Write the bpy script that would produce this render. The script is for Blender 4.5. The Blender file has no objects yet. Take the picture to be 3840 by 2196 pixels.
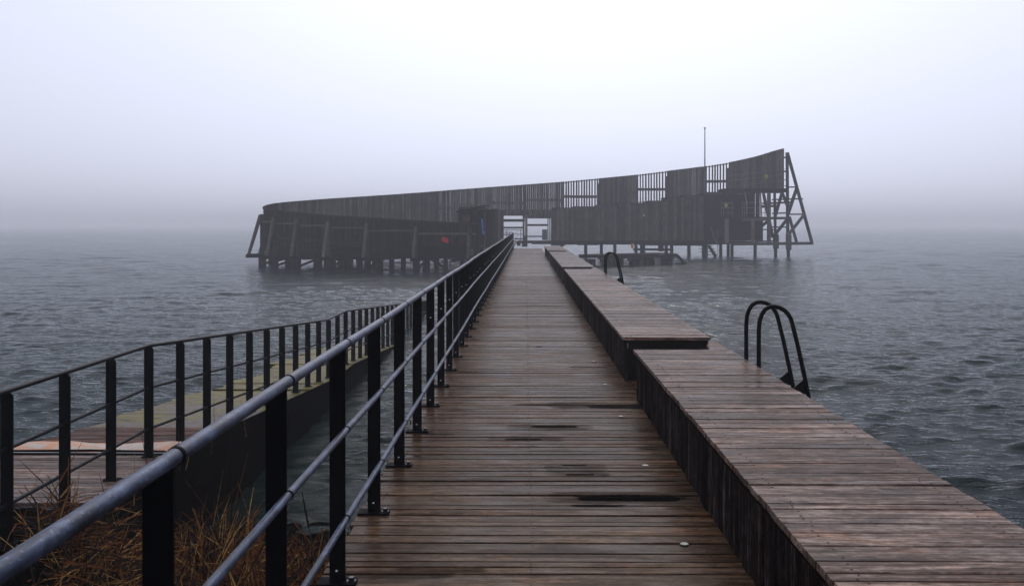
import bpy, math, random
import numpy as np
from mathutils import Vector, Matrix

R = math.radians
rnd = random.Random(7)
sc = bpy.context.scene
col = sc.collection

# ------------------------------------------------------------------ camera, world, sun, exposure
F = 3360.0                       # focal length in pixels of the 3840-wide photograph
EYE = 3.20                       # metres above the water (water z = 0, pier deck z = 1.55)
DECK = 1.55
cam = bpy.data.cameras.new('camera')
cam.sensor_width = 36.0
cam.lens = 36.0 * F / 3840.0
cam.shift_y = -(1098.0 - 842.0) / 3840.0
cam.clip_start = 0.05
cam.clip_end = 12000.0
cam_o = bpy.data.objects.new('camera', cam)
cam_o.location = (0.0, 0.0, EYE)
cam_o.rotation_euler = (R(90), 0.0, math.atan(51.0 / F))
col.objects.link(cam_o)
sc.camera = cam_o

SUN_EL, SUN_AZ = R(38), R(4)     # foggy sun ahead of the camera
world = bpy.data.worlds.new('World')
sc.world = world
world.use_nodes = True
wn, wl = world.node_tree.nodes, world.node_tree.links
wn.clear()
w_out = wn.new('ShaderNodeOutputWorld')
w_bg = wn.new('ShaderNodeBackground')
w_sky = wn.new('ShaderNodeTexSky')
w_sky.sky_type = 'NISHITA'
w_sky.sun_disc = False
w_sky.sun_elevation = SUN_EL
w_sky.sun_rotation = SUN_AZ
w_sky.air_density = 1.0
w_sky.dust_density = 3.0
w_sky.ozone_density = 1.0
w_bw = wn.new('ShaderNodeRGBToBW')
w_tint = wn.new('ShaderNodeMix'); w_tint.data_type = 'RGBA'; w_tint.blend_type = 'MULTIPLY'
w_tint.inputs[0].default_value = 1.0
w_tint.inputs[7].default_value = (0.800, 0.835, 1.0, 1)
# fog: the glow round the hidden sun is spread out, and the deck of fog is darker towards the horizon
w_pow = wn.new('ShaderNodeMath'); w_pow.operation = 'POWER'; w_pow.inputs[1].default_value = 0.34
w_tc = wn.new('ShaderNodeTexCoord')
w_sep = wn.new('ShaderNodeSeparateXYZ')
w_map = wn.new('ShaderNodeMapRange')
w_map.interpolation_type = 'SMOOTHSTEP'
w_map.inputs[1].default_value = -0.10
w_map.inputs[2].default_value = 0.36
w_map.inputs[3].default_value = 2.80
w_map.inputs[4].default_value = 3.85
w_mul = wn.new('ShaderNodeMath'); w_mul.operation = 'MULTIPLY'
wl.new(w_sky.outputs[0], w_bw.inputs[0])
wl.new(w_tc.outputs['Generated'], w_sep.inputs[0])
wl.new(w_sep.outputs['Z'], w_map.inputs[0])
wl.new(w_bw.outputs[0], w_pow.inputs[0])
wl.new(w_pow.outputs[0], w_mul.inputs[0])
wl.new(w_map.outputs[0], w_mul.inputs[1])
wl.new(w_mul.outputs[0], w_tint.inputs[6])
wl.new(w_tint.outputs[2], w_bg.inputs[0])
w_bg.inputs[1].default_value = 0.15
wl.new(w_bg.outputs[0], w_out.inputs[0])

sun = bpy.data.lights.new('sun', 'SUN')
sun.energy = 1.0
sun.angle = R(40)
sun.color = (1.0, 0.90, 0.77)
sun_o = bpy.data.objects.new('sun', sun)
sd = Vector((math.sin(SUN_AZ) * math.cos(SUN_EL), math.cos(SUN_AZ) * math.cos(SUN_EL), math.sin(SUN_EL)))
sun_o.rotation_euler = (-sd).to_track_quat('-Z', 'Y').to_euler()
sun_o.location = (0, 40, 60)
col.objects.link(sun_o)

sc.view_settings.view_transform = 'Standard'
sc.view_settings.look = 'None'
sc.view_settings.exposure = 0.0
sc.view_settings.gamma = 1.0
sc.cycles.use_denoising = True
sc.cycles.max_bounces = 8
sc.cycles.volume_bounces = 2
sc.cycles.caustics_reflective = False
sc.cycles.caustics_refractive = False

HAZE_DENSITY = 0.0020

# ------------------------------------------------------------------ helpers
def lin(c):
    return tuple(((v / 12.92) if v <= 0.04045 else ((v + 0.055) / 1.055) ** 2.4) for v in c)

class MB:
    """collects boxes, beams, prisms and tubes; build() links them as one mesh object"""
    def __init__(self):
        self.v, self.f = [], []
    def add(self, vs, fs):
        b = len(self.v)
        self.v.extend([tuple(p) for p in vs])
        self.f.extend([tuple(b + i for i in f) for f in fs])
    def box(self, x0, x1, y0, y1, z0, z1):
        self.add([(x0,y0,z0),(x1,y0,z0),(x1,y1,z0),(x0,y1,z0),(x0,y0,z1),(x1,y0,z1),(x1,y1,z1),(x0,y1,z1)],
                 [(0,3,2,1),(4,5,6,7),(0,1,5,4),(1,2,6,5),(2,3,7,6),(3,0,4,7)])
        return self
    def beam(self, p, q, w, h=None, side=None):
        """square bar from p to q, w across 'side', h across the third axis"""
        h = w if h is None else h
        p, q = Vector(p), Vector(q)
        d = (q - p).normalized()
        s = Vector(side) if side is not None else (Vector((0,0,1)).cross(d) if abs(d.z) < 0.95 else Vector((1,0,0)))
        s = (s - d * s.dot(d)).normalized()
        u = d.cross(s).normalized()
        s = s * (w / 2); u = u * (h / 2)
        self.add([p-s-u, p+s-u, p+s+u, p-s+u, q-s-u, q+s-u, q+s+u, q-s+u],
                 [(0,1,2,3),(7,6,5,4),(4,5,1,0),(5,6,2,1),(6,7,3,2),(7,4,0,3)])
        return self
    def prism(self, poly, axis, a, b):
        """polygon in the plane across 'axis', swept from a to b along it"""
        n = len(poly)
        def pt(u, v, t):
            return {'x': (t,u,v), 'y': (u,t,v), 'z': (u,v,t)}[axis]
        vs = [pt(u,v,a) for u,v in poly] + [pt(u,v,b) for u,v in poly]
        fs = [tuple(range(n-1,-1,-1)), tuple(range(n,2*n))] + [(i,(i+1)%n,n+(i+1)%n,n+i) for i in range(n)]
        self.add(vs, fs)
        return self
    def tube(self, pts, r, n=10, cap=True):
        pts = [Vector(p) for p in pts]
        rings = []
        ref = None
        for i, p in enumerate(pts):
            d = (pts[min(i+1,len(pts)-1)] - pts[max(i-1,0)]).normalized()
            if ref is None:
                ref = Vector((0,0,1)) if abs(d.z) < 0.9 else Vector((1,0,0))
            s = (ref - d*ref.dot(d)).normalized(); ref = s
            u = d.cross(s)
            rr = r[i] if isinstance(r,(list,tuple)) else r
            rings.append([p + s*(rr*math.cos(2*math.pi*k/n)) + u*(rr*math.sin(2*math.pi*k/n)) for k in range(n)])
        vs = [q for ring in rings for q in ring]
        fs = []
        for i in range(len(pts)-1):
            for k in range(n):
                fs.append((i*n+k, i*n+(k+1)%n, (i+1)*n+(k+1)%n, (i+1)*n+k))
        if cap:
            fs.append(tuple(range(n-1,-1,-1)))
            fs.append(tuple((len(pts)-1)*n+k for k in range(n)))
        self.add(vs, fs)
        return self
    def mesh(self, name, mat, smooth=False):
        me = bpy.data.meshes.new(name)
        me.from_pydata(self.v, [], self.f)
        me.materials.append(mat)
        me.update()
        if smooth:
            me.shade_smooth()
            me.set_sharp_from_angle(angle=R(40))
        return me
    def build(self, name, mat, parent=None, smooth=False, kind=None, label=None):
        return place(name, self.mesh(name, mat, smooth), parent, kind=kind, label=label)

def origin_of(t):
    v = Vector((0,0,0))
    return Vector(t.get('_o', (0,0,0)))

ORG = {}
def place(name, me, parent=None, loc=(0,0,0), rot=(0,0,0), kind=None, label=None):
    o = bpy.data.objects.new(name, me)
    o.location = loc
    o.rotation_euler = rot
    col.objects.link(o)
    if parent is not None:
        o.parent = parent
        o.matrix_parent_inverse = Matrix.Translation(-ORG.get(parent.name, Vector((0,0,0))))
    ORG[o.name] = Vector((0,0,0))
    if parent is not None and me is not None:
        ORG[o.name] = Vector((0,0,0))
    if kind: o['kind'] = kind
    if label: o['label'] = label
    return o

def thing(name, label, cat, base=(0,0,0), group=None):
    o = bpy.data.objects.new(name, None)
    o.empty_display_size = 0.2
    o.location = base
    col.objects.link(o)
    ORG[o.name] = Vector(base)
    o['label'] = label; o['category'] = cat
    if group: o['group'] = group
    return o

def tag(o, label, cat, group=None):
    o['label'] = label; o['category'] = cat
    if group: o['group'] = group
    return o

def subgroup(name, parent):
    """an empty part that holds sub-parts"""
    o = bpy.data.objects.new(name, None)
    o.empty_display_size = 0.2
    o.parent = parent
    o.matrix_parent_inverse = Matrix.Translation(-ORG.get(parent.name, Vector((0,0,0))))
    col.objects.link(o)
    ORG[o.name] = Vector((0,0,0))
    return o

def PX(px, py, Y):
    """a place in the scene measured from the photograph: column, row and distance along the pier"""
    return Vector(((px - 1971.0) * Y / F, Y, EYE - (py - 842.0) * Y / F))

# ------------------------------------------------------------------ materials
class NT:
    def __init__(self, name):
        self.m = bpy.data.materials.new(name)
        self.m.use_nodes = True
        self.n, self.l = self.m.node_tree.nodes, self.m.node_tree.links
        self.n.clear()
        self.out = self.n.new('ShaderNodeOutputMaterial')
        self.bsdf = self.n.new('ShaderNodeBsdfPrincipled')
        self.l.new(self.bsdf.outputs[0], self.out.inputs[0])
        self.geo = self.n.new('ShaderNodeNewGeometry')
        self.info = None
    def link(self, a, b):
        if hasattr(a, 'is_output'):
            self.l.new(a, b)
        else:
            try: b.default_value = a
            except Exception: b.default_value = (a[0], a[1], a[2], 1.0)
    def random(self):
        if self.info is None: self.info = self.n.new('ShaderNodeObjectInfo')
        return self.info.outputs['Random']
    def pos(self, scale, use_random=False):
        m = self.n.new('ShaderNodeVectorMath'); m.operation = 'MULTIPLY'
        self.l.new(self.geo.outputs['Position'], m.inputs[0])
        m.inputs[1].default_value = scale
        out = m.outputs[0]
        if use_random:
            k = self.n.new('ShaderNodeMath'); k.operation = 'MULTIPLY'
            self.l.new(self.random(), k.inputs[0]); k.inputs[1].default_value = 57.0
            a = self.n.new('ShaderNodeVectorMath'); a.operation = 'ADD'
            self.l.new(out, a.inputs[0]); self.l.new(k.outputs[0], a.inputs[1])
            out = a.outputs[0]
        return out
    def noise(self, vec, scale=1.0, detail=4.0, rough=0.55, dist=0.0):
        n = self.n.new('ShaderNodeTexNoise')
        self.l.new(vec, n.inputs['Vector'])
        n.inputs['Scale'].default_value = scale
        n.inputs['Detail'].default_value = detail
        n.inputs['Roughness'].default_value = rough
        n.inputs['Distortion'].default_value = dist
        return n.outputs[0]
    def ramp(self, fac, stops, interp='LINEAR'):
        r = self.n.new('ShaderNodeValToRGB')
        r.color_ramp.interpolation = interp
        el = r.color_ramp.elements
        while len(el) < len(stops): el.new(0.5)
        for e, (p, c) in zip(el, stops):
            e.position = p
            e.color = (c, c, c, 1) if isinstance(c, (int, float)) else (c[0], c[1], c[2], 1)
        self.l.new(fac, r.inputs[0])
        return r.outputs[0]
    def mix(self, fac, a, b, mode='MIX'):
        m = self.n.new('ShaderNodeMix'); m.data_type = 'RGBA'; m.blend_type = mode
        self.link(fac, m.inputs[0])
        for v, s in ((a, m.inputs[6]), (b, m.inputs[7])):
            if hasattr(v, 'is_output'): self.l.new(v, s)
            else: s.default_value = (v, v, v, 1) if isinstance(v, (int, float)) else (v[0], v[1], v[2], 1)
        return m.outputs[2]
    def math(self, op, a, b=0.0, c=0.0, clamp=False):
        m = self.n.new('ShaderNodeMath'); m.operation = op; m.use_clamp = clamp
        for v, s in zip((a, b, c), m.inputs):
            if hasattr(v, 'is_output'): self.l.new(v, s)
            else: s.default_value = v
        return m.outputs[0]
    def bump(self, h, strength=0.4, distance=0.01, normal=None):
        b = self.n.new('ShaderNodeBump')
        b.inputs['Strength'].default_value = strength
        b.inputs['Distance'].default_value = distance
        self.l.new(h, b.inputs['Height'])
        if normal is not None: self.l.new(normal, b.inputs['Normal'])
        return b.outputs[0]
    def finish(self, color=None, rough=None, normal=None, metallic=0.0, spec=None, ior=None):
        B = self.bsdf.inputs
        if color is not None: self.link(color, B['Base Color'])
        if rough is not None: self.link(rough, B['Roughness'])
        if normal is not None: self.l.new(normal, B['Normal'])
        self.link(metallic, B['Metallic'])
        if spec is not None: B['Specular IOR Level'].default_value = spec
        if ior is not None: B['IOR'].default_value = ior
        return self.m

def wood(name, axis, dark, mid, light, rough=0.5, spec=0.5, wet=0.35, blotch=(0.02,0.014,0.010), blotch_amt=0.55, stains=(), moss=None, boards=None, vary=1.0, warm=None, bc=0.4):
    """weathered timber; the grain runs along 'axis'. boards = (axis, pitch) gives joined boards a tone each"""
    t = NT(name)
    st = {'x': (1.8, 40.0, 40.0), 'y': (40.0, 1.8, 40.0), 'z': (40.0, 40.0, 1.8)}[axis]
    md = {'x': (1.3, 7.0, 7.0), 'y': (7.0, 1.3, 7.0), 'z': (7.0, 7.0, 1.3)}[axis]
    grain = t.noise(t.pos(st, True), 1.0, 6.0, 0.65, 0.6)
    broad = t.noise(t.pos(md, True), 1.0, 4.0, 0.6, 0.4)
    fine = t.noise(t.pos((60,60,60)), 1.0, 3.0, 0.6)
    iso = t.noise(t.pos({'x': (14,30,30), 'y': (30,14,30), 'z': (30,30,14)}[axis], True), 1.0, 6.0, 0.7, 0.3)
    g = t.math('ADD', t.math('ADD', t.math('MULTIPLY', grain, 0.40), t.math('MULTIPLY', broad, 0.30)), t.math('MULTIPLY', iso, 0.30))
    base = t.ramp(g, [(0.38, dark), (0.50, mid), (0.62, light)])
    tone = t.ramp(t.random(), [(0.0, 0.60), (0.3, 0.85), (0.75, 1.08), (0.94, 1.28), (1.0, 1.75)])
    base = t.mix(vary, base, tone, 'MULTIPLY')
    hue = t.ramp(t.math('FRACT', t.math('MULTIPLY', t.random(), 17.3)), [(0.0, (1.06,0.97,0.92)), (0.5, (1.0,1.0,1.0)), (1.0, (0.96,0.99,1.02))])
    base = t.mix(vary, base, hue, 'MULTIPLY')
    if boards is not None:
        sep = t.n.new('ShaderNodeSeparateXYZ'); t.l.new(t.geo.outputs['Position'], sep.inputs[0])
        if boards[0] == 'xy':
            v = t.math('ADD', t.math('MULTIPLY', sep.outputs[0], 1.0), t.math('MULTIPLY', sep.outputs[1], 0.77))
        else:
            v = sep.outputs['xyz'.index(boards[0])]
        k = t.math('FLOOR', t.math('DIVIDE', v, boards[1]))
        wnz = t.n.new('ShaderNodeTexWhiteNoise'); wnz.noise_dimensions = '1D'
        t.l.new(k, wnz.inputs['W'])
        base = t.mix(1.0, base, t.ramp(wnz.outputs[0], [(0.0, 1.0 - bc), (0.5, 0.95), (1.0, 1.0 + bc)]), 'MULTIPLY')
    big = t.noise(t.pos((0.9,0.9,0.9)), 1.0, 3.0, 0.55)
    base = t.mix(1.0, base, t.ramp(big, [(0.3, 0.72), (0.7, 1.22)]), 'MULTIPLY')
    bl = {'x': (2.6, 13.0, 13.0), 'y': (13.0, 2.6, 13.0), 'z': (13.0, 13.0, 2.6)}[axis]
    bm = t.ramp(t.noise(t.pos(bl, True), 1.0, 5.0, 0.62, 0.8), [(0.60, 0.0), (0.70, 1.0)])
    base = t.mix(t.math('MULTIPLY', bm, blotch_amt), base, blotch)
    if warm is not None:
        wm = t.ramp(t.noise(t.pos({'x': (1.7, 6.0, 6.0), 'y': (6.0, 1.7, 6.0), 'z': (6.0, 6.0, 1.7)}[axis]), 1.0, 6.0, 0.68, 0.5), [(0.54, 0.0), (0.66, 1.0)])
        base = t.mix(t.math('MULTIPLY', wm, 0.6), base, t.mix(1.0, base, warm, 'MULTIPLY'))
    damp = t.ramp(t.noise(t.pos({'x': (2.2, 11.0, 11.0), 'y': (11.0, 2.2, 11.0), 'z': (11.0, 11.0, 2.2)}[axis]), 1.0, 5.0, 0.65, 0.4), [(0.46, 0.0), (0.62, 1.0)])
    r = t.math('ADD', rough, t.math('MULTIPLY', t.math('SUBTRACT', broad, 0.5), wet))
    if spec > 0: r = t.math('SUBTRACT', t.math('ADD', r, 0.08), t.math('MULTIPLY', damp, 0.22))
    if moss is not None:
        mm = t.ramp(t.noise(t.pos((1.6,5.0,5.0)), 1.0, 5.0, 0.65, 0.4), [(moss[1], 0.0), (moss[1]+0.12, 1.0)])
        base = t.mix(t.math('MULTIPLY', mm, moss[2]), base, moss[0])
    if stains:
        sep = t.n.new('ShaderNodeSeparateXYZ'); t.l.new(t.geo.outputs['Position'], sep.inputs[0])
        ns = t.noise(t.pos((7.0, 55.0, 1.0)), 1.0, 6.0, 0.7)
        acc = None
        for (cx, cy, rx, ry, s) in stains:
            dx = t.math('DIVIDE', t.math('SUBTRACT', sep.outputs[0], cx), rx)
            dy = t.math('DIVIDE', t.math('SUBTRACT', sep.outputs[1], cy), ry)
            d = t.math('ADD', t.math('POWER', t.math('ABSOLUTE', dx), 4.0), t.math('POWER', t.math('ABSOLUTE', dy), 8.0))
            d = t.math('ADD', d, t.math('MULTIPLY', t.math('SUBTRACT', ns, 0.5), 3.2))
            k = t.math('MULTIPLY', t.ramp(d, [(0.60, 1.0), (1.0, 0.0)]), s)
            acc = k if acc is None else t.math('MAXIMUM', acc, k)
        base = t.mix(acc, base, (0.0035, 0.003, 0.003))
        r = t.math('ADD', r, t.math('MULTIPLY', acc, 0.4))
        t.l.new(t.math('MULTIPLY', t.math('SUBTRACT', 1.0, acc), spec), t.bsdf.inputs['Specular IOR Level'])
    h = t.math('ADD', t.math('MULTIPLY', grain, 0.8), t.math('MULTIPLY', fine, 0.35))
    nrm = t.bump(h, 0.3, 0.003)
    return t.finish(base, t.math('MAXIMUM', r, 0.12), nrm, 0.0, spec if not stains else None)

STAINS = [
    (0.64, 5.42, 0.36, 0.070, 1.0), (0.42, 5.27, 0.16, 0.025, 0.8), (0.23, 7.33, 0.20, 0.05, 0.9),
    (-0.02, 6.90, 0.15, 0.035, 0.85), (0.86, 8.15, 0.32, 0.09, 0.85), (0.25, 8.22, 0.40, 0.035, 0.7),
    (0.33, 6.15, 0.09, 0.025, 0.85), (0.36, 5.93, 0.10, 0.028, 0.85), (-0.55, 5.10, 0.20, 0.03, 0.5),
    (-0.40, 4.28, 0.22, 0.03, 0.55), (0.24, 4.05, 0.10, 0.02, 0.5), (-0.70, 7.05, 0.14, 0.03, 0.6),
    (-0.62, 4.22, 0.30, 0.05, 0.4), (0.18, 12.1, 0.04, 0.05, 0.7), (-0.45, 14.5, 0.35, 0.03, 0.4), (0.3, 18.2, 0.5, 0.05, 0.45),
    (0.64, 5.42, 0.52, 0.12, 0.35), (0.2, 7.3, 0.36, 0.11, 0.35), (0.0, 6.9, 0.3, 0.08, 0.3), (0.7, 8.2, 0.5, 0.16, 0.4), (0.34, 6.03, 0.22, 0.17, 0.3),
    (-0.3, 23.0, 0.4, 0.06, 0.5), (0.75, 10.4, 0.25, 0.05, 0.5)]
M = {}
M['deck'] = wood('deck_timber', 'x', (0.012,0.0055,0.0029), (0.060,0.033,0.0180), (0.175,0.112,0.070), rough=0.34, spec=0.022, wet=0.45, stains=STAINS, blotch=(0.010,0.005,0.003), blotch_amt=0.8, warm=(1.45,0.92,0.62))
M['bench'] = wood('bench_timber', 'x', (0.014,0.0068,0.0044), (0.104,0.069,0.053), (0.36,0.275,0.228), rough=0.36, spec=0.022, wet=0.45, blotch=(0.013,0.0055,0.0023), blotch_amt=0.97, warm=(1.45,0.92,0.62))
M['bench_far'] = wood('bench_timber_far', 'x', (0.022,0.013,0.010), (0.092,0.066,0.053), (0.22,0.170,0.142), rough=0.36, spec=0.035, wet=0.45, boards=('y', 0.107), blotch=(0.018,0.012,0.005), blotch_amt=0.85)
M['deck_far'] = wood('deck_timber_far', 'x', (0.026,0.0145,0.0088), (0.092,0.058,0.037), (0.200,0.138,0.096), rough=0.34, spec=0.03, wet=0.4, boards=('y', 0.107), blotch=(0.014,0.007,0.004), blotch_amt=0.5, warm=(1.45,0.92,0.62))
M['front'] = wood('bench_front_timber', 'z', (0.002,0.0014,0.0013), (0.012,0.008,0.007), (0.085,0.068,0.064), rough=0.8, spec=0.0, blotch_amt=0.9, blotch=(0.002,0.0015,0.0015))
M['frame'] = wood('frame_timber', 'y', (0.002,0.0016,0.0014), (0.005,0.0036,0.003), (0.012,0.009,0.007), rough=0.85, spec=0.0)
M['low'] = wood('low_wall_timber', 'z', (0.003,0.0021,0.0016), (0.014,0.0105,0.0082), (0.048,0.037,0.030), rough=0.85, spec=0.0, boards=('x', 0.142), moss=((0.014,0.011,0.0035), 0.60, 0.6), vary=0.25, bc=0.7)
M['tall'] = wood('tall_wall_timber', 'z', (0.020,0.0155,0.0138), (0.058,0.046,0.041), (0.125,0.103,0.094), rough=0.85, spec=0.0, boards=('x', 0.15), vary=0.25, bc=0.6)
M['block'] = wood('block_timber', 'z', (0.020,0.0155,0.014), (0.058,0.046,0.041), (0.155,0.127,0.115), rough=0.85, spec=0.0, boards=('x', 0.24), vary=0.15, bc=0.55)
M['clad'] = wood('dark_cladding_timber', 'x', (0.004,0.003,0.0025), (0.010,0.007,0.006), (0.026,0.018,0.015), rough=0.9, spec=0.0, boards=('z', 0.16))
M['beam'] = wood('beam_timber', 'x', (0.010,0.008,0.007), (0.026,0.021,0.019), (0.060,0.050,0.046), rough=0.85, spec=0.0)
M['beam_light'] = wood('light_beam_timber', 'x', (0.040,0.034,0.031), (0.085,0.073,0.067), (0.15,0.13,0.12), rough=0.85, spec=0.10)  # paler than beam; sky light on the wall rails is put into this colour
M['pile'] = wood('pile_timber', 'z', (0.002,0.002,0.002), (0.006,0.006,0.0055), (0.018,0.017,0.015), rough=0.8, spec=0.0, moss=((0.006,0.009,0.005), 0.5, 0.6))
M['near_black'] = wood('near_black_timber', 'y', (0.0004,0.0003,0.0003), (0.0009,0.0008,0.0007), (0.0025,0.0022,0.0018), rough=0.9, spec=0.0)  # near-black all over, for the ramp's side wall
M['tan'] = wood('tan_board_timber', 'x', (0.07,0.035,0.02), (0.14,0.075,0.045), (0.20,0.12,0.075), rough=0.8, spec=0.2)
M['ramp_wood'] = wood('ramp_timber', 'x', (0.016,0.0088,0.0065), (0.125,0.086,0.068), (0.33,0.255,0.22), rough=0.45, spec=0.05, wet=0.4, blotch=(0.006,0.0032,0.0022), blotch_amt=1.0, warm=(1.5,0.9,0.6))
M['ramp_dark'] = wood('ramp_dark_timber', 'x', (0.010,0.0035,0.002), (0.070,0.025,0.012), (0.17,0.075,0.042), rough=0.5, spec=0.03, blotch=(0.004,0.0025,0.002), blotch_amt=0.9)

def simple(name, c, rough=0.6, metallic=0.0, spec=0.5, var=0.25, scale=20.0):
    t = NT(name)
    n = t.noise(t.pos((scale,)*3, True), 1.0, 4.0, 0.6)
    f = t.ramp(n, [(0.25, 1.0 - var), (0.75, 1.0 + var)])
    base = t.mix(1.0, c, f, 'MULTIPLY')
    nr = t.bump(n, 0.15, 0.003)
    return t.finish(base, t.math('ADD', rough, t.math('MULTIPLY', t.math('SUBTRACT', n, 0.5), 0.25)), nr, metallic, spec)

def galvanised():
    t = NT('galvanised_steel')
    a = t.noise(t.pos((26, 9.0, 26)), 1.0, 5.0, 0.65, 0.6)
    s = t.noise(t.pos((70, 2.0, 26)), 1.0, 4.0, 0.65, 0.8)
    spk = t.noise(t.pos((90, 90, 90)), 1.0, 2.0, 0.5)
    base = t.ramp(a, [(0.36, (0.007,0.0115,0.026)), (0.50, (0.030,0.042,0.080)), (0.64, (0.078,0.102,0.165))])
    worn = t.ramp(s, [(0.56, 0.0), (0.66, 1.0)])
    base = t.mix(t.math('MULTIPLY', worn, 0.75), base, (0.008,0.011,0.020))
    base = t.mix(t.math('MULTIPLY', t.ramp(spk, [(0.62, 0.0), (0.7, 1.0)]), 0.14), base, (0.36,0.41,0.50))
    r = t.math('ADD', 0.38, t.math('MULTIPLY', a, 0.28))
    return t.finish(base, r, t.bump(t.math('ADD', a, t.math('MULTIPLY', spk, 0.5)), 0.12, 0.003), 0.75, 0.5)
M['steel'] = galvanised()
M['black'] = simple('black_painted_steel', (0.0022,0.0024,0.0034), 0.6, 0.0, 0.02, 0.5, 30)
M['blackrail'] = simple('dark_painted_rail', (0.0035,0.004,0.008), 0.45, 0.0, 0.06, 0.5, 30)
M['ladder'] = simple('black_ladder_steel', (0.002,0.0022,0.003), 0.45, 0.0, 0.04, 0.5, 30)
M['bolt'] = simple('bolt_steel', (0.02,0.022,0.028), 0.4, 0.6, 0.5, 0.4, 60)
M['white_head'] = simple('white_cap', (0.75,0.75,0.72), 0.45, 0.0, 0.5, 0.1, 60)
M['disc'] = simple('pale_disc', (0.26,0.275,0.24), 0.4, 0.0, 0.5, 0.25, 60)
M['screw'] = simple('screw_head', (0.006,0.005,0.005), 0.6, 0.0, 0.3, 0.3, 60)
M['yellow'] = simple('yellow_plastic', (0.42,0.36,0.03), 0.6, 0.0, 0.4, 0.2, 4)
M['orange'] = simple('orange_plastic', (0.62,0.25,0.04), 0.6, 0.0, 0.4, 0.2, 4)
M['red'] = simple('red_paint', (0.55,0.008,0.006), 0.6, 0.0, 0.3, 0.25, 3)
M['blue'] = simple('blue_paint', (0.025,0.17,0.50), 0.6, 0.0, 0.3, 0.3, 3)
M['grey_metal'] = simple('grey_metal', (0.075,0.075,0.08), 0.5, 0.0, 0.5, 0.2, 3)
M['pole'] = simple('grey_pole', (0.07,0.07,0.075), 0.5, 0.0, 0.4, 0.2, 3)
M['white_sign'] = simple('white_sign', (0.5,0.5,0.5), 0.6, 0.0, 0.4, 0.1, 3)

def slab_mat():
    t = NT('mossy_concrete')
    a = t.noise(t.pos((1.2,1.2,1.2)), 1.0, 5.0, 0.6, 0.3)
    b = t.noise(t.pos((2.0,6.0,6.0)), 1.0, 5.0, 0.65, 0.6)
    c = t.noise(t.pos((30,30,30)), 1.0, 4.0, 0.6)
    base = t.ramp(c, [(0.3,(0.05,0.040,0.034)),(0.7,(0.16,0.135,0.118))])
    sep = t.n.new('ShaderNodeSeparateXYZ'); t.l.new(t.geo.outputs['Position'], sep.inputs[0])
    grow = t.math('MULTIPLY', t.math('SUBTRACT', sep.outputs[1], 12.2), 0.11, 0.0, True)
    mossm = t.ramp(t.math('ADD', a, grow), [(0.44,0.0),(0.56,1.0)])
    mossc = t.ramp(b, [(0.38,(0.020,0.014,0.002)),(0.50,(0.11,0.092,0.010)),(0.62,(0.24,0.185,0.022))])
    base = t.mix(mossm, base, mossc)
    crack = t.ramp(b, [(0.56,0.0),(0.60,1.0)])
    base = t.mix(t.math('MULTIPLY', crack, 0.9), base, (0.006,0.005,0.003))
    return t.finish(base, 0.6, t.bump(t.math('ADD', b, c), 0.4, 0.01), 0.0, 0.15)
M['slab'] = slab_mat()

def plate_mat():
    t = NT('rusty_white_plate')
    a = t.noise(t.pos((2.2,5.0,5.0)), 1.0, 5.0, 0.6, 0.4)
    c = t.noise(t.pos((26,26,26)), 1.0, 4.0, 0.6)
    base = t.ramp(c, [(0.3,(0.26,0.22,0.18)),(0.7,(0.44,0.39,0.33))])
    rust = t.ramp(a, [(0.42,0.0),(0.56,1.0)])
    base = t.mix(t.math('MULTIPLY', rust, 0.85), base, (0.46,0.16,0.03))
    dirt = t.ramp(t.noise(t.pos((14,14,14)), 1.0, 5.0, 0.7), [(0.62,0.0),(0.68,1.0)])
    base = t.mix(t.math('MULTIPLY', dirt, 0.7), base, (0.05,0.03,0.02))
    return t.finish(base, 0.5, t.bump(c, 0.2, 0.004), 0.0, 0.4)
M['plate'] = plate_mat()

def soil_mat():
    t = NT('dark_shore_soil')
    a = t.noise(t.pos((3,3,3)), 1.0, 6.0, 0.65)
    c = t.noise(t.pos((45,45,45)), 1.0, 5.0, 0.7)
    base = t.ramp(c, [(0.35,(0.0010,0.0008,0.0006)),(0.62,(0.004,0.0028,0.002)),(0.78,(0.03,0.02,0.012))])
    base = t.mix(1.0, base, t.ramp(a, [(0.3,0.5),(0.7,1.3)]), 'MULTIPLY')
    return t.finish(base, 0.85, t.bump(t.math('ADD', a, c), 0.7, 0.03), 0.0, 0.0)
M['soil'] = soil_mat()

def reed_mat(name, a, b):
    t = NT(name)
    n = t.noise(t.pos((14,14,14)), 1.0, 4.0, 0.7)
    return t.finish(t.ramp(n, [(0.35, a), (0.65, b)]), 0.6, None, 0.0, 0.15)
M['reed'] = reed_mat('rotten_reed', (0.004,0.002,0.001), (0.022,0.009,0.003))
M['reed_mid'] = reed_mat('brown_reed', (0.040,0.011,0.003), (0.28,0.092,0.016))
M['reed_pale'] = reed_mat('pale_dry_reed', (0.16,0.075,0.018), (0.60,0.36,0.11))

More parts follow.
